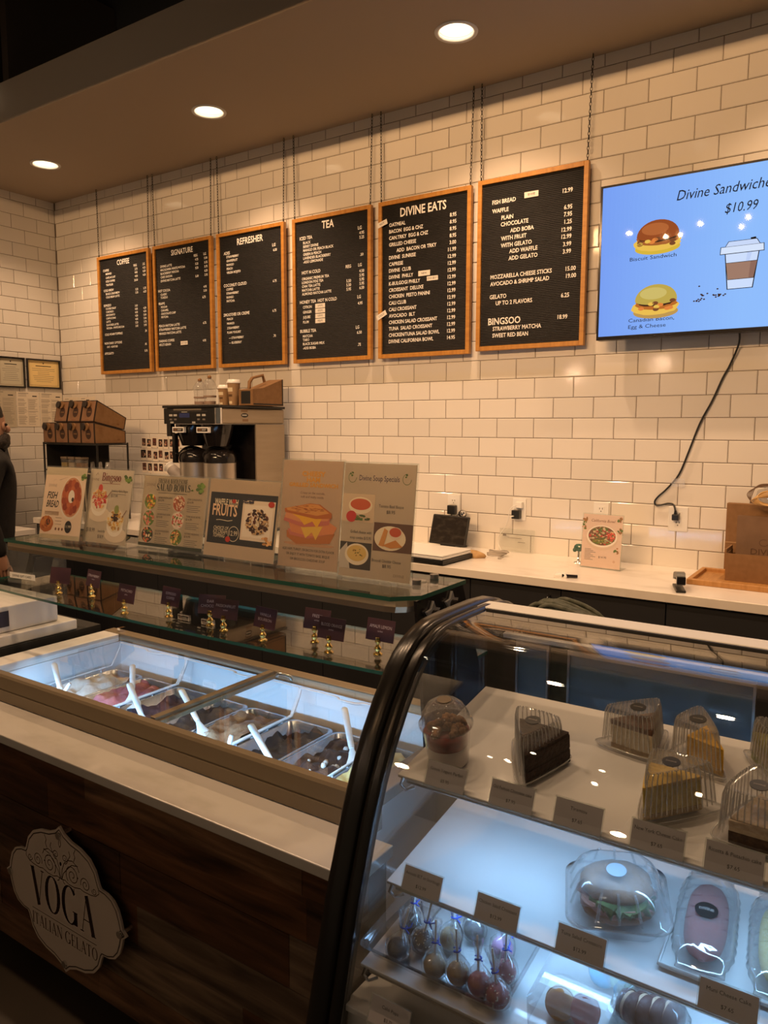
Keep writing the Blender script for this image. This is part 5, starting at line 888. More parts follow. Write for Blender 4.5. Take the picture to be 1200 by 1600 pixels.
def bowl_pic(F, x, y, rx, ry, cols, top, seed):
    rnd = random.Random(seed); F.oval(x + rx * .15, y + ry * 1.15, rx * 1.25, ry * .62, srgb(225, 208, 185), 3); F.oval(x, y + ry * .35, rx * .95, ry * .95, srgb(245, 236, 222), 4); F.oval(x, y, rx, ry * .95, srgb(235, 222, 200), 5); foodpile(F, x, y - ry * .05, rx * .9, ry * .85, cols, 70, 6, .17, rnd)
    F.oval(x, y - ry * .9, rx * .26, ry * .36, top, 8, 14)
def d_bing(F, W, H):
    F.rect(0, 0, W, H, srgb(246, 238, 224), 0); F.text('DIVINE', W * .05, H * .16, .008, LOGO); F.line([(W * .13, H * .09), (W * .17, H * .05), (W * .19, H * .08)], .0015, LOGO); serifs(F, 'Bingsoo', W * .29, H * .155, .026, srgb(120, 30, 28), 3, width=W * .44, thick=.17, hair=.05); F.rect(W * .30, H * .19, W * .42, .0012, srgb(150, 60, 50)); leaf(F, W * .88, H * .12, W * .11)
    bowl_pic(F, W * .29, H * .42, W * .20, H * .17, [srgb(205, 70, 60), srgb(225, 110, 95), srgb(235, 190, 130), srgb(190, 50, 48)], srgb(205, 75, 65), 1); foodpile(F, W * .29, H * .33, W * .15, H * .06, [srgb(225, 180, 110), srgb(215, 160, 90)], 40, 9, .2); F.line([(W * .44, H * .40), (W * .55, H * .30)], .002, BRN, 10)
    bowl_pic(F, W * .72, H * .68, W * .20, H * .165, [srgb(235, 195, 110), srgb(225, 170, 80), srgb(245, 225, 170), srgb(200, 150, 80)], srgb(140, 150, 80), 2); foodpile(F, W * .71, H * .64, W * .08, H * .06, [DBR, srgb(70, 45, 35)], 25, 9, .3); F.line([(W * .86, H * .64), (W * .95, H * .53)], .002, BRN, 10)
    F.text('Strawberry Matcha Bingsoo', W * .54, H * .30, .0075, INK, shear=.2, maxw=W * .38); F.rect(W * .54, H * .325, W * .34, .001, INK); F.text('$17.99', W * .55, H * .37, .008, INK); F.text('$18.99', W * .07, H * .86, .013, INK, sx=.8); F.text('Sweet Red Bean Bingsoo', W * .34, H * .855, .008, INK, maxw=W * .28); F.text('$18.9', W * .35, H * .935, .011, INK, sx=.8)
def d_salad(F, W, H):
    F.rect(0, 0, W, H, srgb(240, 232, 218), 0); F.text('DIVINE', W * .05, H * .15, .009, LOGO); F.rect(W * .19, H * .05, .0008, H * .14, LOGO); serifs(F, 'FRESH & WHOLESOME', W * .24, H * .10, .014, srgb(40, 50, 40), 3, width=W * .46, thick=.16, hair=.05); serifs(F, 'SALAD BOWLS', W * .22, H * .205, .021, srgb(40, 50, 40), 3, width=W * .53, thick=.19, hair=.05); F.rect(W * .25, H * .235, W * .45, .0012, INK); leaf(F, W * .90, H * .13, W * .085, n=9); leaf(F, W * .785, H * .18, W * .03, n=3)
    pals = [[srgb(220, 160, 60), srgb(95, 125, 50), srgb(190, 70, 50), srgb(235, 200, 90)], [srgb(225, 195, 160), srgb(175, 90, 60), srgb(235, 215, 190), srgb(140, 80, 55)], [srgb(215, 120, 100), srgb(95, 125, 60), srgb(235, 205, 175), srgb(225, 150, 120)], [srgb(205, 90, 75), srgb(235, 215, 195), srgb(110, 130, 70)], [srgb(225, 120, 85), srgb(40, 45, 40), srgb(235, 215, 180), srgb(100, 130, 60)], [srgb(215, 105, 70), srgb(110, 130, 60), srgb(230, 190, 120), srgb(70, 90, 50)]]
    for i in range(6):
        cx, cy = W * (.135 + .46 * (i % 2)), H * (.37 + .235 * (i // 2)); F.oval(cx, cy, W * .098, H * .118, srgb(230, 215, 195), 3); F.oval(cx, cy, W * .092, H * .110, pals[i][1], 4); foodpile(F, cx, cy, W * .085, H * .10, pals[i], 46, 5, .22, random.Random(i)); tx = cx + W * .125
        F.text(['AVOCADO & MOZZARELLA SALAD', 'STEAK QUINOA BOWL', 'CHICKEN SALAD BOWL', 'TUNA SALAD BOWL', 'BULGOGI CHICKEN BOWL', 'SOUTHWEST CHICKEN BOWL'][i], tx, cy - H * .055, .0055, INK, maxw=W * .22); F.text('$14.99', tx, cy - H * .012, .0065, INK); [F.rect(tx, cy + H * (.02 + .026 * j), W * (.20 - .03 * (j % 2)), .0014, GRY) for j in range(4)]
    F.rect(0, H * .955, W, H * .045, srgb(50, 60, 50), 1)
def d_waf(F, W, H):
    NV = srgb(38, 42, 48); F.rect(0, H * .0, W, H, NV, 0); F.bold = .02; F.text('WAFFLE WITH', W * .07, H * .235, .016, CRM, sx=.8, shear=.05, maxw=W * .36); F.text('FRUITS', W * .05, H * .45, .032, srgb(235, 200, 165), sx=.8, maxw=W * .38); F.bold = 0; F.line([(W * .12, H * .545), (W * .18, H * .535), (W * .3, H * .55), (W * .37, H * .53)], .0018, CRM)
    for i, s in enumerate(('CHOICE OF', 'ICE CREAM', 'TOPPING')): F.text(s, W * .09, H * (.73 + .075 * i), .010, CRM, sx=.8, shear=.2)
    F.line([(W * .405 + .021 * math.cos(a), H * .79 + .021 * math.sin(a)) for a in [2 * PI * i / 26 for i in range(27)]], .0016, CRM); F.text('12.99', W * .405, H * .825, .014, CRM, align='C', sx=.8)
    F.rect(W * .505, H * .12, W * .47, H * .76, srgb(232, 214, 192), 1); F.poly([(W * .54, H * .2), (W * .95, H * .2), (W * .93, H * .82), (W * .53, H * .82)], srgb(242, 228, 210), 2); foodpile(F, W * .74, H * .52, W * .17, H * .25, [DBR, srgb(90, 40, 30), srgb(200, 165, 120), srgb(55, 28, 25), srgb(225, 190, 140)], 130, 3, .15, random.Random(3)); foodpile(F, W * .75, H * .52, W * .05, H * .08, [CRM], 14, 7, .35)
    foodpile(F, W * .58, H * .13, W * .08, H * .07, [srgb(45, 45, 60), srgb(60, 55, 75)], 14, 5, .4); F.oval(W * .92, H * .17, W * .045, H * .055, RED, 5); F.oval(W * .37, H * .16, W * .03, H * .04, RED, 5); F.oval(W * .33, H * .90, W * .038, H * .055, RED, 5); foodpile(F, W * .90, H * .85, W * .07, H * .09, [srgb(210, 150, 90), srgb(230, 180, 120)], 10, 5, .4)
def d_ham(F, W, H):
    F.rect(0, 0, W, H, srgb(240, 216, 190), 0); YT = srgb(226, 160, 40); F.bold = .035; F.text('CHEESY', W * .52, H * .145, .0125, YT, align='C', sx=1.2); F.text('HAM', W * .52, H * .198, .0120, YT, align='C', sx=1.2); F.text('GRILLED SANDWICH', W * .52, H * .244, .0098, YT, align='C', sx=1.2, maxw=W * .88); F.bold = 0; F.text('Crispy on the outside,', W * .52, H * .310, .0062, BRN, align='C'); F.text('soft and melty inside.', W * .52, H * .347, .0062, BRN, align='C')
    bx, by = W * .5, H * .56
    F.oval(bx, H * .775, W * .42, H * .02, srgb(195, 150, 115), 1)
    def P(*a): return [(W * x, H * y) for x, y in a]
    F.poly(P((.12, .66), (.80, .60), (.92, .66), (.85, .75), (.30, .78), (.13, .72)), srgb(190, 115, 60), 3); F.poly(P((.14, .64), (.55, .68), (.90, .62), (.86, .66), (.5, .72), (.18, .70)), srgb(205, 120, 105), 4); F.poly(P((.15, .58), (.80, .55), (.95, .60), (.90, .66), (.52, .70), (.2, .67)), srgb(222, 140, 90), 5); F.poly(P((.36, .62), (.72, .60), (.62, .73), (.55, .66), (.45, .72)), YEL, 6)
    F.poly(P((.08, .52), (.84, .52), (.82, .58), (.4, .62), (.06, .57)), srgb(205, 115, 100), 7); F.poly(P((.10, .48), (.86, .50), (.80, .545), (.35, .575), (.08, .54)), srgb(225, 150, 100), 8); F.poly(P((.2, .50), (.72, .51), (.63, .62), (.55, .56), (.42, .60), (.34, .545)), srgb(240, 180, 50), 9)
    F.poly(P((.07, .455), (.50, .395), (.66, .40), (.86, .475), (.86, .52), (.6, .535), (.08, .49)), srgb(190, 105, 45), 10); F.poly(P((.10, .452), (.50, .402), (.64, .406), (.82, .475), (.62, .505), (.12, .472)), srgb(222, 155, 80), 11); foodpile(F, W * .47, H * .452, W * .28, H * .035, [srgb(190, 110, 50), srgb(165, 85, 38)], 40, 12, .14, random.Random(9))
    for i, s in enumerate(('ADD HAM, TURKEY, OR BACON FOR EXTRA FLAVOR', 'OR ENJOY IT WITH TOMATO BASIL BISQUE', 'OR BROCCOLI CHEDDAR SOUP')): F.text(s, W * .5, H * (.84 + .045 * i), .0065, INK, align='C', maxw=W * (.86 - .14 * i))
def d_soup(F, W, H):
    F.rect(0, 0, W, H, srgb(244, 232, 216), 0); F.text('Divine Soup Specials', W * .5, H * .15, .0135, srgb(45, 35, 80), align='C', sx=.88, maxw=W * .56)
    for x in (.12, .88): F.line([(W * x + .012 * math.cos(a), H * .125 + .013 * math.sin(a)) for a in [i * .4 for i in range(13)]], .0012, GRN); leaf(F, W * x - .003, H * .095, .009, n=2)
    F.rect(0, H * .27, W * .46, H * .245, srgb(214, 190, 160), 1); F.oval(W * .26, H * .37, W * .17, H * .075, CRM, 2); F.oval(W * .26, H * .36, W * .145, H * .05, srgb(205, 90, 50), 3); F.oval(W * .14, H * .47, W * .075, H * .05, srgb(200, 50, 45), 4); foodpile(F, W * .3, H * .48, W * .1, H * .03, [GRN, srgb(60, 85, 40)], 12, 5, .4)
    F.text('Tomato Basil Bisque', W * .52, H * .375, .0072, INK, maxw=W * .34); F.text('$8.95', W * .63, H * .425, .008, INK)
    F.rect(W * .47, H * .505, W * .53, H * .245, srgb(95, 65, 50), 1); F.oval(W * .70, H * .635, W * .215, H * .105, CRM, 2); F.oval(W * .77, H * .59, W * .10, H * .055, srgb(235, 215, 190), 3); F.oval(W * .77, H * .58, W * .08, H * .04, srgb(200, 85, 50), 4); F.poly([(W * .55, H * .70), (W * .62, H * .55), (W * .67, H * .57), (W * .62, H * .71)], srgb(215, 150, 80), 5); F.poly([(W * .60, H * .70), (W * .78, H * .645), (W * .88, H * .70), (W * .72, H * .72)], srgb(210, 140, 70), 5)
    F.text('Grilled cheese with', W * .14, H * .615, .0072, INK, maxw=W * .30); F.text('soup combo $15.95', W * .14, H * .665, .0072, INK, maxw=W * .30)
    F.rect(0, H * .695, W * .455, H * .235, srgb(60, 55, 50), 1); F.poly([(0, H * .78), (W * .10, H * .70), (W * .16, H * .93), (0, H * .93)], srgb(200, 190, 175), 2); F.oval(W * .25, H * .80, W * .17, H * .095, CRM, 3); F.oval(W * .25, H * .79, W * .14, H * .07, srgb(225, 190, 110), 4); foodpile(F, W * .25, H * .79, W * .1, H * .045, [srgb(120, 120, 55), srgb(190, 140, 60)], 14, 5, .16)
    F.text('Broccoli Cheddar Cheese', W * .47, H * .845, .0072, INK, maxw=W * .40); F.text('$8.95', W * .62, H * .89, .008, INK); F.text('DIVINE', W * .78, H * .96, .007, LOGO)
SZ2 = 1.2025; gs = 'acrylic menu signs on the glass shelf'
sheet_sign('menu_sign', 'leftmost acrylic sign, FISH BREAD with a plate of pastries', (.062, -2.300, SZ2), .10, .19, .235, .20, d_fish, gs, lip=.010)
sheet_sign('menu_sign', 'acrylic sign headed Bingsoo with two dessert bowls', (.245, -2.265, SZ2), .03, .205, .235, .20, d_bing, gs, lip=.008)
sheet_sign('menu_sign', 'wide acrylic sign listing six round salad bowls', (.49, -2.212, SZ2), .04, .272, .218, .17, d_salad, gs, lip=.008)
def d_wafp(F, W, H):
    F.rect(0, 0, W, H, srgb(240, 222, 198), 0); G = Face2D(F.mb, F.p(W * .03, H * .17), F.u, F.v, F.n); G.lift = .00025; d_waf(G, W * .95, H * .66)
sheet_sign('menu_sign', 'wide acrylic sign with the dark FRUITS waffle card', (.785, -2.222, SZ2), -.02, .276, .222, .17, d_wafp, gs, lip=.006)
sheet_sign('menu_sign', 'tall acrylic sign with the ham and cheese sandwich', (1.046, -2.232, SZ2), .03, .196, .282, .12, d_ham, gs, lip=.008)
sheet_sign('menu_sign', 'rightmost tall acrylic sign listing three soups', (1.259, -2.238, SZ2), .02, .208, .282, .12, d_soup, gs, lip=.006)
# flavour tags
PUR = srgb(72, 42, 52)
tags = [(-.165, -2.16, ['', ''], .25, 'leftmost'), (-.022, -2.125, ['STRAWBERRY', 'sorbet'], -.1, 'STRAWBERRY'), (.275, -2.215, ['PISTACHIO', 'gelato'], -.05, 'PISTACHIO'), (.425, -2.163, ['ESPRESSO', 'COFFEE'], -.05, 'ESPRESSO COFFEE'), (.612, -2.165, ['DARK', 'CHOCOLATE'], .35, 'DARK CHOCOLATE'), (.690, -2.185, ['PASSIONFRUIT', 'sorbet'], .15, 'PASSIONFRUIT'), (.855, -2.195, ['VANILLA', 'BOURBON'], -.1, 'VANILLA BOURBON'), (.985, -2.125, ['FRESH', 'sorbet'], .05, 'FRESH'), (1.078, -2.180, ['BLOOD ORANGE', 'sorbet'], .0, 'BLOOD ORANGE'), (1.195, -2.120, ['AMALFI LEMON', 'sorbet'], .0, 'AMALFI LEMON')]
for x, y, tx, rz, nm in tags:
    t = thing('flavor_tag', ('blank looking leftmost' if nm == 'leftmost' else 'purple %s' % nm) + ' flavour tag on a brass holder', 'flavour tag', (x, y, .9792), rz, 'flavour tags on the glass shelf')
    mb = MB(); mb.lathe([(.0125, 0), (.0125, .003), (.008, .006), (.006, .010), (.0095, .014), (.010, .018), (.007, .022), (.004, .026), (.004, .030), (.008, .033), (.008, .037), (.0, .038)], n=16); mb.build('holder', BRASS, t)
    M = Matrix.Translation((.004, 0, .034)) @ Matrix.Rotation(-.22, 4, 'X'); mb = MB(); W_, H_ = .088, .058; mb.box((-W_ / 2, -.0008, .002), (W_ / 2, .0008, .002 + H_), PUR, M=M); F = Face2D(mb, M @ Vector((-W_ / 2, -.0008, .002 + H_)), (1, 0, 0), M.to_3x3() @ Vector((0, 0, -1)), M.to_3x3() @ Vector((0, -1, 0))); LV = srgb(205, 190, 195)
    two = tx[1].isupper(); F.text(tx[0], W_ / 2, .024, .0082 if two else .0085, LV, align='C', maxw=.070)
    F.text(tx[1], W_ / 2, .038 if two else .034, .0082 if two else .0045, LV, align='C', maxw=.07)
    mb.build('name_card', PRINT, t); mb = MB(); mb.box((-.006, -.0022, .030), (.006, .0025, .046)); mb.build('clip', BRASS, t, .001)
# acrylic box, left blocks
t = thing('tip_box', 'clear acrylic box with a gift card strip at the left end of the glass shelf', 'box', (-.44, -2.07, .9792), .1); mb = MB(); c = .003; w_ = .075
for a, b in (((-w_, -w_, 0), (w_, w_, c)), ((-w_, -w_, c), (w_, -w_ + c, .15)), ((-w_, w_ - c, c), (w_, w_, .15)), ((-w_, -w_ + c, c), (-w_ + c, w_ - c, .15)), ((w_ - c, -w_ + c, c), (w_, w_ - c, .15))): mb.box(a, b)
mb.build('box_body', ACRYL, t); mb = MB(); mb.box((-.06, -w_ - .001, .02), (.085, -w_ - .0004, .042), srgb(235, 232, 228)); F = Face2D(mb, (-.06, -w_ - .001, .042), (1, 0, 0), (0, 0, -1), (0, -1, 0)); F.text('DIVINE GIFT CARD', .07, .016, .009, INK, align='C', maxw=.125); mb.build('label_strip', PRINT, t)
for i in range(3): mb = MB(); mb.box((-.03 + .02 * i, -.04, .022), (-.028 + .02 * i, .04, .11), M=Matrix.Rotation(.35, 4, 'Y')); mb.build('gift_card', MBLACK, t)
mb = MB(); mb.box((-.95, -2.455, .812), (-.235, -2.045, .850)); tag(mb.build('lower_white_slab', WHITE if 0 else mk('white_slab', (.70, .69, .67), .35), bevel=.004), 'lower thick white slab at the left end of the gelato case', 'slab')
mb = MB(); mb.box((-.95, -2.45, .852), (-.270, -2.10, .945)); s_ = mb.build('white_block', MATS['white_slab'], bevel=.004); tag(s_, 'white block with a dark sticker on the white slab at the left edge', 'block'); mb = MB(); mb.box((-.2695, -2.42, .872), (-.269, -2.29, .928)); mb.build('sticker', mk('dark_sticker', (.03, .025, .04), .5), s_)
mb = MB(); mb.box((-.95, -2.455, .002), (-.225, -1.95, .811)); tag(mb.build('side_pedestal', MBLACK), 'dark pedestal under the white slabs left of the gelato case', 'pedestal')

# ================================================================== PASTRY CASE
t = thing('pastry_case', 'black framed curved glass pastry case with lit white shelves at the right', 'display case', (0, 0, 0)); CASE = t
PX0, PX1 = 1.52, 2.62
prof = [(-2.126, 1.174), (-2.150, 1.184), (-2.177, 1.191), (-2.25, 1.196), (-2.33, 1.1965), (-2.40, 1.1962), (-2.45, 1.194), (-2.482, 1.188), (-2.522, 1.173), (-2.552, 1.154), (-2.578, 1.130), (-2.62, 1.080), (-2.661, 1.021), (-2.692, .962), (-2.719, .900), (-2.766, .768), (-2.794, .665), (-2.821, .567), (-2.842, .47), (-2.853, .41)]
def offs(p, d):
    out = []
    for i in range(len(p)):
        a, b = p[max(i - 1, 0)], p[min(i + 1, len(p) - 1)]; tx, tz = b[0] - a[0], b[1] - a[1]; L = math.hypot(tx, tz); out.append((p[i][0] - tz / L * d, p[i][1] + tx / L * d))
    return out
in_ = lambda d: offs(prof, d)
FRB = mk('black_case_frame', (.008, .007, .006), .26, 0, .5)
def frame(x0, x1, d0, d1, xr=None):
    mb = MB(); a, b = in_(d0), in_(d1); ms = offs(prof, (d0 * .4 + d1 * .0)); e = .006
    a2 = in_(d0 + e)
    mb.loft([[(x0, *a2[i]), (x0 + e, *a[i]), (x1 - e, *a[i]), (x1, *a2[i]), (x1, *b[i]), (x0, *b[i])] for i in range(len(prof))], sm=True); return mb
frame(PX0, PX0 + .040, 0, .036).build('side_frame', FRB, t); frame(PX0 + .0405, PX0 + .066, .004, .030).build('frame_trim', FRB, t)
frame(PX1 - .04, PX1, 0, .036).build('side_frame', FRB, t)
g0, g1 = in_(.010)[3:], in_(.015)[3:]
mb = MB(); ga, gb = PX0 + .0665, PX1 - .041
mb.loft([[(ga, *p), (gb, *p)] for p in g0], cap=False, closed=False); mb.loft([[(gb, *p), (ga, *p)] for p in g1], cap=False, closed=False)
mb.loft([[(ga, *p), (ga, *q)] for p, q in zip(g1, g0)], cap=False, closed=False, sm=False); mb.loft([[(gb, *q), (gb, *p)] for p, q in zip(g1, g0)], cap=False, closed=False, sm=False)
for i in (0, -1): mb.face([(ga, *g0[i]), (gb, *g0[i]), (gb, *g1[i]), (ga, *g1[i])])
mb.build('curved_glass', CURVEG, t)
for x in (PX0 + .048, PX1 - .030):
    pin = in_(.0365); poly = pin + [(-2.19, .41), (-2.15, 1.10)]; mb = MB(); n = len(poly)
    a = [(x, *p) for p in poly]; b = [(x + .005, *p) for p in poly]; mb.mesh(a, [tuple(range(n))]); mb.mesh(b, [tuple(range(n - 1, -1, -1))]); mb.build('side_glass', CURVEG, t)
mb = MB(); mb.box((PX0 + .041, -2.276, 1.172), (PX1 - .041, -2.216, 1.1915)); mb.build('top_rail', WHITE, t, .003); mb = MB(); mb.box((PX0 + .067, -2.283, 1.168), (PX1 - .041, -2.2765, 1.1895)); mb.build('rail_seal', MBLACK, t)
mb = MB(); mb.box((PX0, -2.86, .02), (PX1, -2.14, .36)); mb.box((PX0 + .02, -2.84, .0005), (PX1 - .02, -2.2, .02)); mb.build('base', BLACK, t, .004)
WSH = mk('glossy_white_shelf', (.72, .71, .70), .07, 0, .6)
mb = MB(); mb.box((PX0 + .056, -2.822, .361), (PX1 - .045, -2.19, .41)); mb.build('lower_well', WHITEP, t); mb = MB(); mb.box((PX0 + .06, -2.790, .598), (PX1 - .05, -2.24, .610)); mb.box((PX0 + .06, -2.778, .411), (PX1 - .05, -2.760, .598)); mb.build('deck', WSH, t, .002)
for x0, x1, y in ((1.612, 1.690, -2.176), (1.738, 2.108, -2.19), (2.152, PX1 - .05, -2.176)):
    mb = MB(); e = .005
    for a, b in (((x0, .42), (x0 + e, 1.10)), ((x1 - e, .42), (x1, 1.10)), ((x0 + e, .42), (x1 - e, .45)), ((x0 + e, 1.090), (x1 - e, 1.10))): mb.box((a[0], y, a[1]), (b[0], y + .012, b[1]))
    d = mb.build('door_frame', DSTEEL, t); mb = MB(); mb.box((x0 + e, y + .004, .45), (x1 - e, y + .008, 1.090)); mb.build('door_glass', thin('door_glass', (.30, .36, .44), .10, haze=.36, hazecol=(.22, .36, .50)), d)  # blue haze colour stands in for LED light reflected in the panes
SH = [(-2.654, .967, .17, .355), (-2.688, .784, .157, .40), (-2.762, .672, .12, .40)]
def shz(k, y): y0, z0, s, d = SH[k]; return z0 + s * (y - y0)
SX0, SX1 = 1.600, 2.565
for k, (y0, z0, s, d) in enumerate(SH):
    M = Matrix.Translation((0, y0, z0)) @ Matrix.Rotation(math.atan(s), 4, 'X'); x0 = SX0 if k < 2 else 1.596
    mb = MB(); mb.box((x0, 0, -.006), (SX1, d, 0), M=M); sh = mb.build('shelf', WSH, t, .0015)
    mb = MB(); mb.cyl(M @ Vector((x0 + .015, .010, -.013)), M @ Vector((SX1 - .015, .010, -.013)), .006, n=12); mb.build('shelf_rail', mk('rail_metal', (.62, .58, .52), .3, .8), sh)
    mb = MB()
    for x in (x0 + .012, SX1 - .012): mb.tube([M @ Vector((x, .0, -.003)), M @ Vector((x - .003, -.006, -.014)), M @ Vector((x + .004, -.002, -.026)), M @ Vector((x + .016, .010, -.024))], .003, 6)
    mb.build('bracket', CHROME, sh)
    if k < 2:
        mb = MB(); mb.box((x0 + .05, .020, -.016), (SX1 - .05, .040, -.0065), M=M); mb.build('led_tube', TUBE, sh)
        o = striplight(t, M @ Vector(((x0 + SX1) / 2, .032, -.018)), SX1 - x0 - .12, P_CASE * (1.0 if k == 0 else .7), (math.radians(14), 0, 0))
mb = MB(); mb.box((PX0 + .06, -2.178, 1.1005), (PX1 - .05, -2.160, 1.112)); mb.build('door_head', WHITEP, t, .002)
# price tags
TAGC = srgb(190, 180, 186)
def ptag(k, x, txt, pr, lab):
    y0, z0, s, d = SH[k] if k < 3 else (-2.793, .611, 0, 0); tt = thing('price_tag', lab, 'price tag', (x, y0 - .007, z0 + .0015), 0, 'price tags on the pastry shelves'); W_, H_ = .074, .040; M = Matrix.Rotation(-.42, 4, 'X')
    mb = MB(); mb.box((-W_ / 2 - .002, -.0022, -.004), (W_ / 2 + .002, -.0012, H_ + .002), M=M); mb.box((-W_ / 2 - .002, .0006, -.004), (W_ / 2 + .002, .0016, H_ + .002), M=M); mb.build('clear_sleeve', ACRYL, tt)
    mb = MB(); mb.box((-W_ / 2, -.0008, .0005), (W_ / 2, .0003, H_), TAGC, M=M); F = Face2D(mb, M @ Vector((-W_ / 2, -.0008, H_)), (1, 0, 0), M.to_3x3() @ Vector((0, 0, -1)), M.to_3x3() @ Vector((0, -1, 0))); F.text(txt, W_ / 2, .0135, .0052, srgb(40, 30, 35), align='C', maxw=W_ * .9); F.text(pr, W_ / 2, .030, .0052, srgb(40, 30, 35), align='C'); mb.build('paper_insert', PRINT, tt)
for k, x, a, p in ((0, 1.697, 'Greek Yogurt Parfait', '$5.95'), (0, 1.818, 'Old Fashion Chocolate cake', '$7.95'), (0, 1.928, 'Tiramisu', '$7.65'), (0, 2.046, 'New York Cheese Cake', '$7.65'), (0, 2.148, 'Ricotta & Pistachio cake', '$7.65'),
                   (1, 1.672, 'Avocado BLT on Sourdough', '$12.99'), (1, 1.812, 'Chicken Salad Croissant', '$12.99'), (1, 1.950, 'Tuna Salad Croissant', '$12.99'), (1, 2.155, 'Muni Cheese Cake', '$7.65'), (3, 1.675, 'Cake Pops', '$3.75')): ptag(k, x, a, p, 'price tag reading %s on the %s' % (a, ('top shelf', 'middle shelf', '', 'bottom deck')[k]))

# cake slices in clear wedge boxes
def resample(pts, n):
    P = [Vector((*p, 0)) for p in pts]; L = [(P[(i + 1) % len(P)] - P[i]).length for i in range(len(P))]; T = sum(L); out = []; i = 0; acc = 0
    for k in range(n):
        d = T * k / n
        while acc + L[i] < d: acc += L[i]; i += 1
        out.append(P[i].lerp(P[(i + 1) % len(P)], (d - acc) / L[i]))
    return out
def chaikin(p, it=3, q=.16):
    for _ in range(it):
        r = []
        for i in range(len(p)): a, b = Vector(p[i]), Vector(p[(i + 1) % len(p)]); r += [tuple(a.lerp(b, q)), tuple(a.lerp(b, 1 - q))]
        p = r; q = .25
    return p
FLUTE = thin('fluted_plastic', (.93, .93, .93), f0=.16, rough=.1, boost=1.5, haze=.34)
STK = mk('black_sticker', (.012, .012, .012), .4)
def cake_slice(lab, tri, h, layers, cakemat, cs=.74, shift=(0, 0), cut=0, grp='cake slices in clear wedge boxes', top=None, open_tip=1.0):
    cx = sum(p[0] for p in tri) / 3; cy = sum(p[1] for p in tri) / 3; tt = thing('cake_slice', lab, 'cake', (cx, cy, shz(0, cy) + .001), 0, grp); tt.rotation_euler = (math.atan(.17), 0, 0)
    L = [(x - cx, y - cy) for x, y in tri]; sc_ = lambda s: [(x * s, y * s) for x, y in L]; N = 108
    def ring(s, z, fl=0, q=.12): return [(p.x * (1 + fl * (1 if (i // 1) % 2 else -1)), p.y * (1 + fl * (1 if (i // 1) % 2 else -1)), z) for i, p in enumerate(resample(chaikin(sc_(s), 3, q), N))]
    mb = MB(); mb.loft([ring(1.12, .006), ring(1.14, .010), ring(1.06, .010), ring(1.0, .012), ring(.95, .016, .016), ring(.86, h - .010, .016), ring(.82, h - .003, .022), ring(.74, h, .004), ring(.70, h - .002), ring(.66, h - .0022)], cap=False, sm=False); mb.mesh(ring(.66, h - .0022), [tuple(range(N))]); lid_ = mb.build('clear_lid', PET, tt)
    mb = MB(); lo_, hi_, tp_ = ring(.96, .017), ring(.87, h - .012), ring(.80, h - .001)
    for i in range(0, N, 3): mb.tube([lo_[i], hi_[i], tp_[i]], .0012, 5)
    for i in range(1, N, 2): mb.ball(ring(.80, h - .001)[i] if False else tp_[i], .0014, 5)
    mb.build('flutes', FLUTE, lid_); mb = MB(); mb.tube(ring(1.145, .0095), .0012, 5, closed=True); mb.build('rim_bead', FLUTE, lid_)
    mb = MB(); mb.loft([ring(1.14, .009), ring(1.10, .0015), ring(.95, .0), ring(.9, .001)], cap=False); mb.mesh(ring(.9, .001), [tuple(range(N))]); mb.build('clear_base', PET, tt)
    def put(s): return [(x * s + shift[0], y * s + shift[1]) for x, y in L]
    z = .003
    for j, (th, c1, c2, nm) in enumerate(layers):
        rg = lambda s, zz: [(p.x, p.y, zz) for p in [Vector((*q, 0)) for q in chaikin(put(s), 2, .03)]]
        mb = MB(); mb.loft([rg(cs * (1 - .02 * (j % 2)), z), rg(cs * (1 - .02 * (j % 2)), z + th - .0003)], sm=False); mb.build(nm, noise_col(cakemat + '_%d' % j, c1, c2, 120, .75, (1, 1, 1), 6, .35, .65, bump=.6), tt); z += th
    mb = MB(); mb.cyl((0, 0, h - .0018), (0, 0, h - .0010), .0135, n=28); mb.build('sticker', STK, tt); mb = MB(); F = Face2D(mb, (-.01, .003, h - .0009), (1, 0, 0), (0, -1, 0), (0, 0, 1)); F.text('DIVINE', .010, .0045, .0036, srgb(170, 160, 150), align='C'); mb.build('sticker_text', PRINT, tt)
    return tt
CH = (.022, .012, .009); CH2 = (.045, .022, .014)
cake_slice('chocolate cake slice in a fluted clear box beside the parfait', [(1.812, -2.612), (1.862, -2.488), (1.742, -2.478)], .088, [(.024, CH, CH2, 'cake_layer'), (.004, CH, CH, 'cream_layer'), (.024, CH, CH2, 'cake_layer'), (.005, (.02, .01, .008), CH2, 'frosting')], 'choc', .84, (.008, .0))
cake_slice('tiramisu slice with cocoa top in a clear box at the back of the top shelf', [(1.990, -2.445), (1.875, -2.425), (1.985, -2.338)], .082, [(.010, (.42, .30, .14), (.34, .22, .10), 'sponge_base'), (.036, (.74, .66, .48), (.62, .50, .32), 'cream_layer'), (.010, (.14, .06, .03), (.08, .035, .02), 'cocoa_top')], 'tiramisu', .68, (.006, -.006))
cake_slice('bright yellow cake slice in a clear box behind the cheesecake', [(2.000, -2.418), (2.105, -2.452), (2.042, -2.335)], .082, [(.012, (.70, .45, .10), (.6, .36, .08), 'sponge_base'), (.038, (.85, .50, .03), (.75, .40, .02), 'yellow_layer')], 'mango', .62, (.014, -.004))
cake_slice('pale yellow cheesecake slice in a clear box at the front of the top shelf', [(1.995, -2.515), (2.012, -2.622), (2.118, -2.520)], .088, [(.010, (.50, .36, .14), (.42, .28, .1), 'crumb_base'), (.044, (.74, .60, .16), (.66, .50, .12), 'cheesecake_layer'), (.005, (.80, .58, .18), (.74, .50, .12), 'glaze_top')], 'cheesecake', .70, (-.010, -.002))
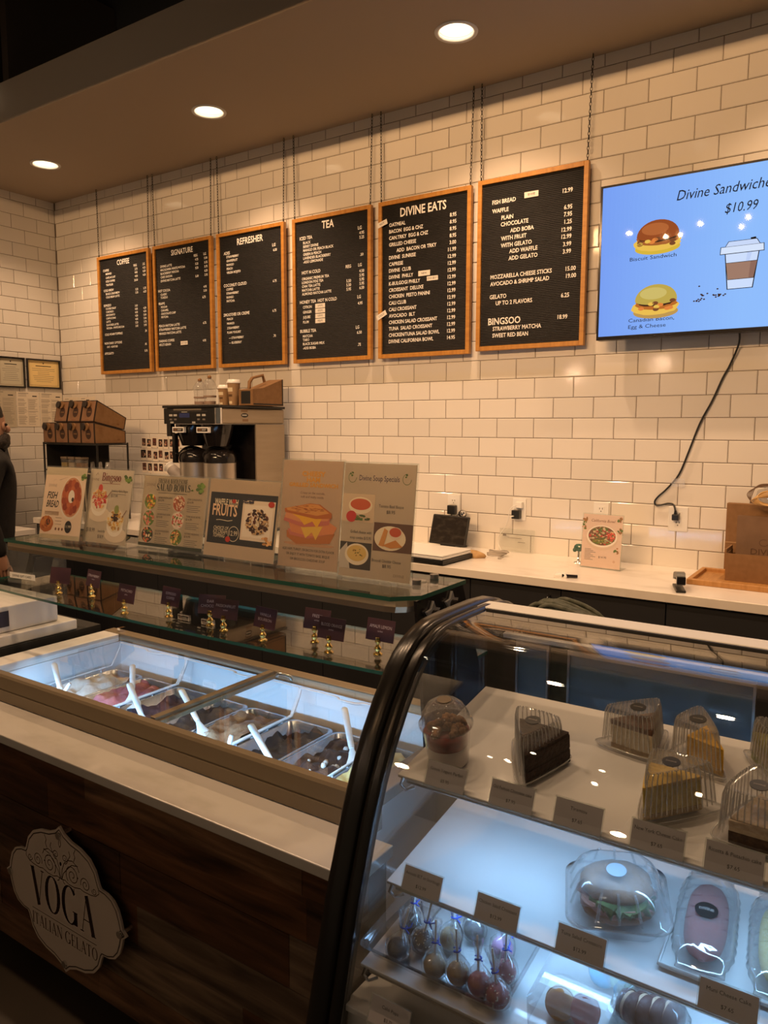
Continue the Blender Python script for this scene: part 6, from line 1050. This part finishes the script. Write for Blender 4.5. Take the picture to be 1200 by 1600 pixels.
cake_slice('green pistachio slice in a clear box cut by the right edge', [(2.110, -2.350), (2.200, -2.475), (2.235, -2.345)], .085, [(.014, (.30, .34, .10), (.24, .28, .08), 'sponge_base'), (.024, (.62, .55, .38), (.5, .45, .3), 'cream_layer'), (.012, (.42, .42, .14), (.35, .33, .1), 'pistachio_top')], 'pistachio', .80, (.0, .0))
cake_slice('brown ricotta cake slice with pale top in a clear box nearest the right edge', [(2.105, -2.598), (2.240, -2.600), (2.150, -2.478)], .088, [(.024, (.10, .055, .03), (.055, .03, .018), 'crumb_layer'), (.008, (.60, .50, .38), (.5, .4, .28), 'cream_layer'), (.010, (.42, .33, .24), (.55, .46, .36), 'crumb_top')], 'ricotta', .72, (.008, -.012))
# parfait
px_, py_ = 1.664, -2.582; tt = thing('yogurt_parfait', 'yogurt parfait cup with granola under a clear dome lid', 'parfait', (px_, py_, shz(0, py_) + .001)); tt.rotation_euler = (math.atan(.17), 0, 0)
mb = MB(); mb.lathe([(.0, .0005), (.034, .0005), (.036, .004), (.043, .070), (.0475, .074), (.0475, .077)], n=40, cap1=False); mb.build('clear_cup', PET, tt)
mb = MB(); mb.lathe([(.049, .0745), (.049, .0785), (.045, .080), (.042, .096), (.032, .113), (.020, .121), (.0135, .123), (.0135, .121)], n=40, cap0=False, cap1=False); mb.build('dome_lid', PET, tt)
mb = MB(); mb.lathe([(.0, .002), (.0335, .002), (.0355, .006), (.0385, .038), (.0, .040)], n=32); mb.build('yogurt', mk('yogurt', (.78, .70, .66), .5), tt); mb = MB(); rnd = random.Random(2); mb.lathe([(.0, .0385), (.0374, .036), (.0408, .064), (.0, .066)], n=32, cap0=False); [mb.ball((.030 * math.cos(a), .030 * math.sin(a), rnd.uniform(.040, .052)), .0095, 8, jit=.15) for a in [i * .57 for i in range(11)]]; mb.build('strawberries', noise_col('strawberry', (.30, .03, .02), (.16, .02, .018), 60, .35), tt)
mb = MB()
for i in range(46): a = rnd.uniform(0, 6.28); r = .034 * math.sqrt(rnd.random()); mb.ball((r * math.cos(a), r * math.sin(a), .068 + rnd.uniform(0, .022) * (1 - r / .04)), rnd.uniform(.0055, .0085), 8, jit=.22)
mb.build('granola', noise_col('granola_mat', (.38, .20, .085), (.17, .085, .04), 90, .8, bump=.6), tt)
mb = MB(); mb.cyl((0, 0, .1225), (0, 0, .1232), .013, n=24); mb.build('sticker', mk('brown_sticker', (.10, .07, .035), .5), tt)
# clamshell sandwich
cx, cy = 1.972, -2.578; tt = thing('boxed_sandwich', 'ham and lettuce croissant in a clear round cornered clamshell on the middle shelf', 'sandwich', (cx, cy, shz(1, cy) + .001), .35)
rt = Matrix.Rotation(math.atan(.157), 4, 'X') @ Matrix.Rotation(.35, 4, 'Z'); tt.rotation_euler = rt.to_euler()
def sqr(s, z, r=.028, n=9, fl=0): 
    out = []
    for sx, sy, a0 in ((1, 1, 0), (-1, 1, PI / 2), (-1, -1, PI), (1, -1, 1.5 * PI)):
        for i in range(n + 1): a = a0 + PI / 2 * i / n; out.append((sx * (s - r) + r * math.cos(a), sy * (s - r) * .9 + r * math.sin(a), z))
    return out
mb = MB(); mb.loft([sqr(.076, .030), sqr(.080, .031), sqr(.080, .034), sqr(.072, .036), sqr(.068, .050), sqr(.060, .068), sqr(.052, .078), sqr(.046, .081)], cap=False); mb.mesh(sqr(.046, .081), [tuple(range(40))]); lid_ = mb.build('clear_lid', PET, tt)
mb = MB()
for i in range(4):
    a = PI / 2 * i
    for o_ in (-.03, 0, .03):
        q = Matrix.Rotation(a, 3, 'Z'); mb.tube([q @ Vector((.071, o_ * 1.1, .040)), q @ Vector((.066, o_, .054)), q @ Vector((.058, o_ * .9, .070)), q @ Vector((.050, o_ * .8, .079))], .0022, 6)
mb.build('lid_ribs', PET, lid_)
mb = MB(); mb.loft([sqr(.080, .0298), sqr(.072, .028), sqr(.062, .004), sqr(.058, .0)], cap=False); mb.mesh(sqr(.058, .0), [tuple(range(39, -1, -1))]); mb.build('clear_base', PET, tt)
mb = MB(); mb.ball((0, 0, .022), .058, 22, jit=.03, sq=(1, .84, .30)); mb.build('bread_bottom', noise_col('croissant', (.30, .13, .05), (.17, .07, .03), 30, .45), tt); mb = MB(); mb.ball((0, .010, .050), .057, 22, jit=.04, sq=(1, .80, .42)); mb.build('bread_top', MATS['croissant'], tt)
mb = MB(); rnd = random.Random(5); n = 40; mb.loft([[((.060 + .004 * math.sin(9 * a)) * math.cos(a) * s, (.050 + .004 * math.cos(7 * a)) * math.sin(a) * s, z + .004 * math.sin(11 * a + z * 300)) for a in [2 * PI * i / n for i in range(n)]] for z, s in ((.030, .9), (.034, 1), (.040, .98))]); mb.build('ham', noise_col('ham_mat', (.45, .22, .17), (.34, .15, .11), 40, .45), tt)
mb = MB(); n = 60; mb.loft([[(.006 + (.048 + .006 * math.sin(17 * a)) * math.cos(a) * s, -.012 + (.042 + .006 * math.cos(19 * a)) * math.sin(a) * s, z + .005 * math.sin(23 * a)) for a in [2 * PI * i / n for i in range(n)]] for z, s in ((.034, .8), (.038, 1.0), (.044, .96))]); mb.build('lettuce', noise_col('lettuce_mat', (.035, .07, .015), (.12, .17, .05), 50, .5), tt)
mb = MB(); mb.cyl((0, .0, .0812), (0, .0, .0818), .0155, n=28); mb.build('sticker', mk('silver_sticker', (.42, .48, .55), .35, .4), tt)
# bagged long pastries
def pastry(x, y, ang, c1, c2, nm, lab, lift=0.):
    tt = thing('bagged_pastry', lab, 'pastry', (x, y, shz(1, y) + .0075 + lift)); rt = Matrix.Rotation(math.atan(.157), 4, 'X') @ Matrix.Rotation(ang, 4, 'Z'); tt.rotation_euler = rt.to_euler()
    mb = MB(); N = 26; rings = []
    for k in range(15): u = -1 + 2 * k / 14; s = max(.02, (1 - abs(u) ** 3.2)) ** .5; rings.append([(.030 * s * math.cos(a), .080 * u, .019 + .018 * s * math.sin(a) * (1 if math.sin(a) > 0 else .85)) for a in [2 * PI * i / N for i in range(N)]])
    mb.loft(rings); mb.build('pastry', noise_col('pastry_' + nm, c1, c2, 26, .6, bump=.15), tt)
    mb = MB(); rings = []; rnd = random.Random(int(x * 100))
    for k in range(27):
        u = -1.22 + 2.44 * k / 26; s = .75 + .25 * max(0, 1 - abs(u) ** 6); hh = .006 if abs(u) > 1.08 else 1
        rings.append([((.044 * s * math.copysign(abs(math.cos(a)) ** .7, math.cos(a))) * (1 + .035 * math.sin(31 * u + 3 * a)), .085 * u, .0195 + (.0225 if hh == 1 else .006) * s * math.sin(a) * (1 + .11 * math.sin(23 * u + 5 * a)) * (.85 if math.sin(a) < 0 else 1)) for a in [2 * PI * i / 36 for i in range(36)]])
    mb.loft(rings); mb.build('clear_bag', CELLO, tt)
    mb = MB(); mb.cyl((0, -.005, .0432), (0, -.005, .0438), .0165, n=28); mb.build('sticker', STK, tt); mb = MB(); F = Face2D(mb, (-.015, .0, .0439), (1, 0, 0), (0, -1, 0), (0, 0, 1)); F.text('DIVINE', .015, .006, .0048, srgb(170, 160, 150), align='C'); mb.build('sticker_text', PRINT, tt)
pastry(2.103, -2.560, .10, (.30, .045, .03), (.24, .035, .024), 'pink', 'long pink pastry in a clear bag on the middle shelf'); pastry(2.205, -2.558, .10, (.66, .52, .20), (.58, .43, .15), 'yellow', 'long pale yellow pastry in a clear bag cut by the right edge')
tt = thing('pastry_tray', 'thin white tray under the bagged pastries', 'tray', (2.18, -2.547, shz(1, -2.547) + .0008)); tt.rotation_euler = (math.atan(.157), 0, 0); mb = MB(); mb.box((-.125, -.105, 0), (.2, .17, .005)); mb.build('plate', WHITE, tt, .002); mb = MB(); mb.tube([(-.125, -.105, .007), (.2, -.105, .007), (.2, .17, .007), (-.125, .17, .007)], .003, 6, closed=True); mb.build('rim', WHITE, tt)
# cake pops
TY = -2.645; ts = math.atan(.12); tt = thing('cake_pop_tray', 'clear plastic tray holding the bagged cake pops', 'tray', (1.722, TY, shz(2, TY) + .001)); tt.rotation_euler = (ts, 0, 0)
def rrect(w, d, z, r=.015, n=5): return [(sx * (w - r) + r * math.cos(a0 + PI / 2 * i / n), sy * (d - r) + r * math.sin(a0 + PI / 2 * i / n), z) for sx, sy, a0 in ((1, 1, 0), (-1, 1, PI / 2), (-1, -1, PI), (1, -1, 1.5 * PI)) for i in range(n + 1)]
mb = MB(); mb.loft([rrect(.118, .092, .001), rrect(.122, .097, .004), rrect(.128, .103, .024), rrect(.136, .111, .025), rrect(.136, .111, .027)], cap=False); mb.mesh(rrect(.118, .092, .001), [tuple(range(24))]); mb.build('tray_body', PET, tt)
TIE = mk('blue_tie', (.02, .06, .45), .4)
def pop(x, y, col_, nm, lab, lean, az, sprinkle=None, rr=.0185, lift=.0):
    tt = thing('cake_pop', lab, 'cake pop', (x, y, shz(2, y) + .0035 + lift), az, 'bagged cake pops in the tray'); rnd = random.Random(int(x * 3000)); M = Matrix.Rotation(lean, 4, 'Y'); c = Vector((0, 0, rr + .001))
    mb = MB(); mb.ball(c, rr, 22, jit=.012); mb.build('cake_ball', noise_col('pop_' + nm, col_, tuple(q * .75 for q in col_), 60, .45, bump=.2), tt)
    if sprinkle:
        mb = MB()
        for i in range(34): a = rnd.uniform(0, 6.28); b = rnd.uniform(-.3, 1); k = math.sqrt(1 - b * b); mb.ball(c + Vector((k * math.cos(a), k * math.sin(a), b)) * rr, .0013, 6)
        mb.build('sprinkles', mk('spr', sprinkle, .5), tt)
    mb = MB(); mb.cyl(c + M @ Vector((0, 0, rr * .9)), c + M @ Vector((0, 0, .070)), .0019, n=8); mb.build('stick', WHITE, tt)
    mb = MB(); N = 24; rg = []
    for z, r in ((-.0185, .012), (-.010, .0205), (0, .0225), (.012, .0205), (.022, .0135), (.030, .006), (.034, .0042), (.040, .007), (.050, .011), (.060, .016), (.068, .019)):
        rg.append([c + (M @ Vector((r * (1 + (.20 if z > .01 else .07) * math.sin(6 * a + 90 * z) + .12 * math.sin(11 * a - 50 * z)) * math.cos(a), r * (.55 if z > .036 else 1) * math.sin(a), z)) if z > .02 else Vector((r * (1 + .03 * math.sin(9 * a)) * math.cos(a), r * math.sin(a), z))) for a in [2 * PI * i / N for i in range(N)]])
    mb.loft(rg, cap=False); mb.build('clear_bag', CELLO, tt)
    mb = MB(); q = c + M @ Vector((0, 0, .0335)); mb.tube([q + M @ Vector((.0055 * math.cos(a), .0055 * math.sin(a), .0008 * a)) for a in [i * .6 for i in range(13)]], .0013, 6); mb.tube([q + M @ Vector((.005, 0, 0)), q + M @ Vector((.012, -.004, .005)), q + M @ Vector((.015, -.002, .011))], .0013, 5); mb.tube([q + M @ Vector((.005, 0, 0)), q + M @ Vector((.008, -.008, -.004))], .0013, 5); mb.build('twist_tie', TIE, tt)
DK = (.035, .014, .010); CRMc = (.52, .40, .24); TNc = (.42, .27, .14); PKc = (.42, .10, .10); LV_ = (.52, .22, .42)
for x, y, c_, nm, lab, lean, az, spk in ((1.650, -2.728, DK, 'dark', 'plain dark chocolate cake pop at the front left of the tray', .35, 1.2, None), (1.678, -2.692, DK, 'dark', 'dark cake pop with pale sprinkles near the front left', .2, .6, (.8, .72, .6)), (1.640, -2.668, DK, 'dark', 'dark cake pop at the back left of the tray', .25, 1.6, None), (1.722, -2.728, CRMc, 'cream', 'cream cake pop with dark drips at the front of the tray', .3, 2.0, None), (1.762, -2.722, TNc, 'tan', 'tan cake pop at the middle front of the tray', .15, 2.4, None), (1.716, -2.664, TNc, 'tan', 'tan cake pop behind the cream one', .25, 1.2, None), (1.742, -2.625, DK, 'dark', 'dark cake pop at the back of the tray under the price tag', .3, .9, None),
                                         (1.801, -2.724, PKc, 'pink', 'plain pink cake pop at the front right of the tray', .35, 2.2, None), (1.826, -2.682, PKc, 'pink', 'sprinkled pink cake pop at the right side of the tray', .15, 1.8, (.85, .7, .6)), (1.836, -2.730, PKc, 'pink', 'sprinkled pink cake pop at the front right corner', .25, 2.6, (.85, .7, .6)), (1.802, -2.640, LV_, 'lilac', 'lilac cake pop at the back right of the tray', .3, .4, None)): pop(x, y, c_, nm, lab, lean, az, spk)
# macarons
def macaron(x, y, z, rot, c, nm, lab, r=.0225):
    tt = thing('macaron', lab, 'macaron', (x, y, z), 0, 'packed macarons on the bottom shelf'); tt.rotation_euler = rot
    for s in (1, -1): mb = MB(); mb.lathe([(r * .98, s * .003), (r, s * .006), (r * .95, s * .011), (r * .7, s * .0155), (.0, s * .0175)], n=26, cap0=False); mb.build('shell', noise_col('mac_' + nm, c, tuple(q * .85 for q in c), 80, .6, bump=.15), tt)
    mb = MB(); mb.cyl((0, 0, -.003), (0, 0, .003), r * .94, n=24); mb.build('filling', mk('mac_fill', (.45, .3, .2), .6), tt)
my = -2.698; mz = shz(2, my)
macaron(1.925, my, mz + .026, (1.25, 0, .3), (.55, .30, .10), 'orange', 'orange macaron in a clear pack on the bottom shelf'); macaron(1.962, my + .006, mz + .026, (1.25, 0, .2), (.42, .10, .085), 'red', 'red macaron in a clear pack beside the orange one')
macaron(1.962, -2.606, shz(2, -2.606) + .024, (1.2, 0, .4), (.12, .40, .62), 'blue', 'blue macaron behind the tuna salad price tag'); macaron(1.990, -2.600, shz(2, -2.6) + .024, (1.2, 0, .3), (.42, .62, .46), 'green', 'mint green macaron beside the blue one')
for i in range(4): macaron(2.018 + .018 * i, -2.652 + .005 * i, shz(2, -2.65) + .026, (1.45, 0, 1.15), (.085, .035, .03), 'brown', ('first', 'second', 'third', 'last')[i] + ' brown macaron from the left in the bagged row')
tt = thing('macaron_pack', 'clear flat pack around the orange and red macarons', 'pack', (1.944, my + .02, mz + .001)); tt.rotation_euler = (ts, 0, 0); mb = MB(); mb.loft([rrect(.058, .058, .0005), rrect(.060, .060, .004), rrect(.060, .060, .046), rrect(.052, .052, .050)], sm=False); mb.build('pack_body', PET, tt)
tt = thing('macaron_bag', 'crinkled clear bag around the row of brown macarons', 'bag', (2.045, -2.645, shz(2, -2.645) + .001)); tt.rotation_euler = (ts, 0, 0); mb = MB(); mb.loft([[(.056 * s * math.cos(a) * (1 + .06 * math.sin(7 * a + z * 200)), .042 * s * math.sin(a) * (1 + .08 * math.sin(9 * a + z * 150)), z) for a in [2 * PI * i / 36 for i in range(36)]] for z, s in ((.001, .85), (.012, 1), (.035, 1), (.055, .8), (.07, .45), (.085, .6))]); mb.build('bag_body', CELLO, tt)
# rope bundle behind the case
tt = thing('apron_bundle', 'bundle of dark green and grey straps hanging behind the pastry case', 'straps', (1.675, -2.06, 1.128)); mb = MB(); rnd = random.Random(6)
for i in range(11): o_ = rnd.uniform(-.02, .02); p_ = rnd.uniform(.0, .03); mb.tube(smooth([(-.09 + o_, .01 * i - .05, -.035), (-.045 + o_, .01 * i - .05, .012 + p_), (.0 + o_, .009 * i - .045, .022 + p_ * .8), (.06 + o_, .008 * i - .04, .006 + p_ * .6), (.12, .007 * i - .035, -.025)]), .0055, 6)
mb.build('straps', noise_col('green_strap', (.055, .065, .042), (.12, .125, .095), 70, .8), tt); mb = MB(); mb.box((-.09, -.05, -.62), (.115, .04, -.030)); mb.build('bag_body', noise_col('green_bag', (.04, .045, .03), (.06, .065, .045), 40, .9), tt, .02, 3)
tt = thing('strap_stand', 'dark stand carrying the strap bundle behind the pastry case', 'stand', (1.71, -2.065, 0)); mb = MB(); mb.box((-.11, -.045, 0), (.11, .05, .532)); mb.build('stand_body', MBLACK, tt, .004)
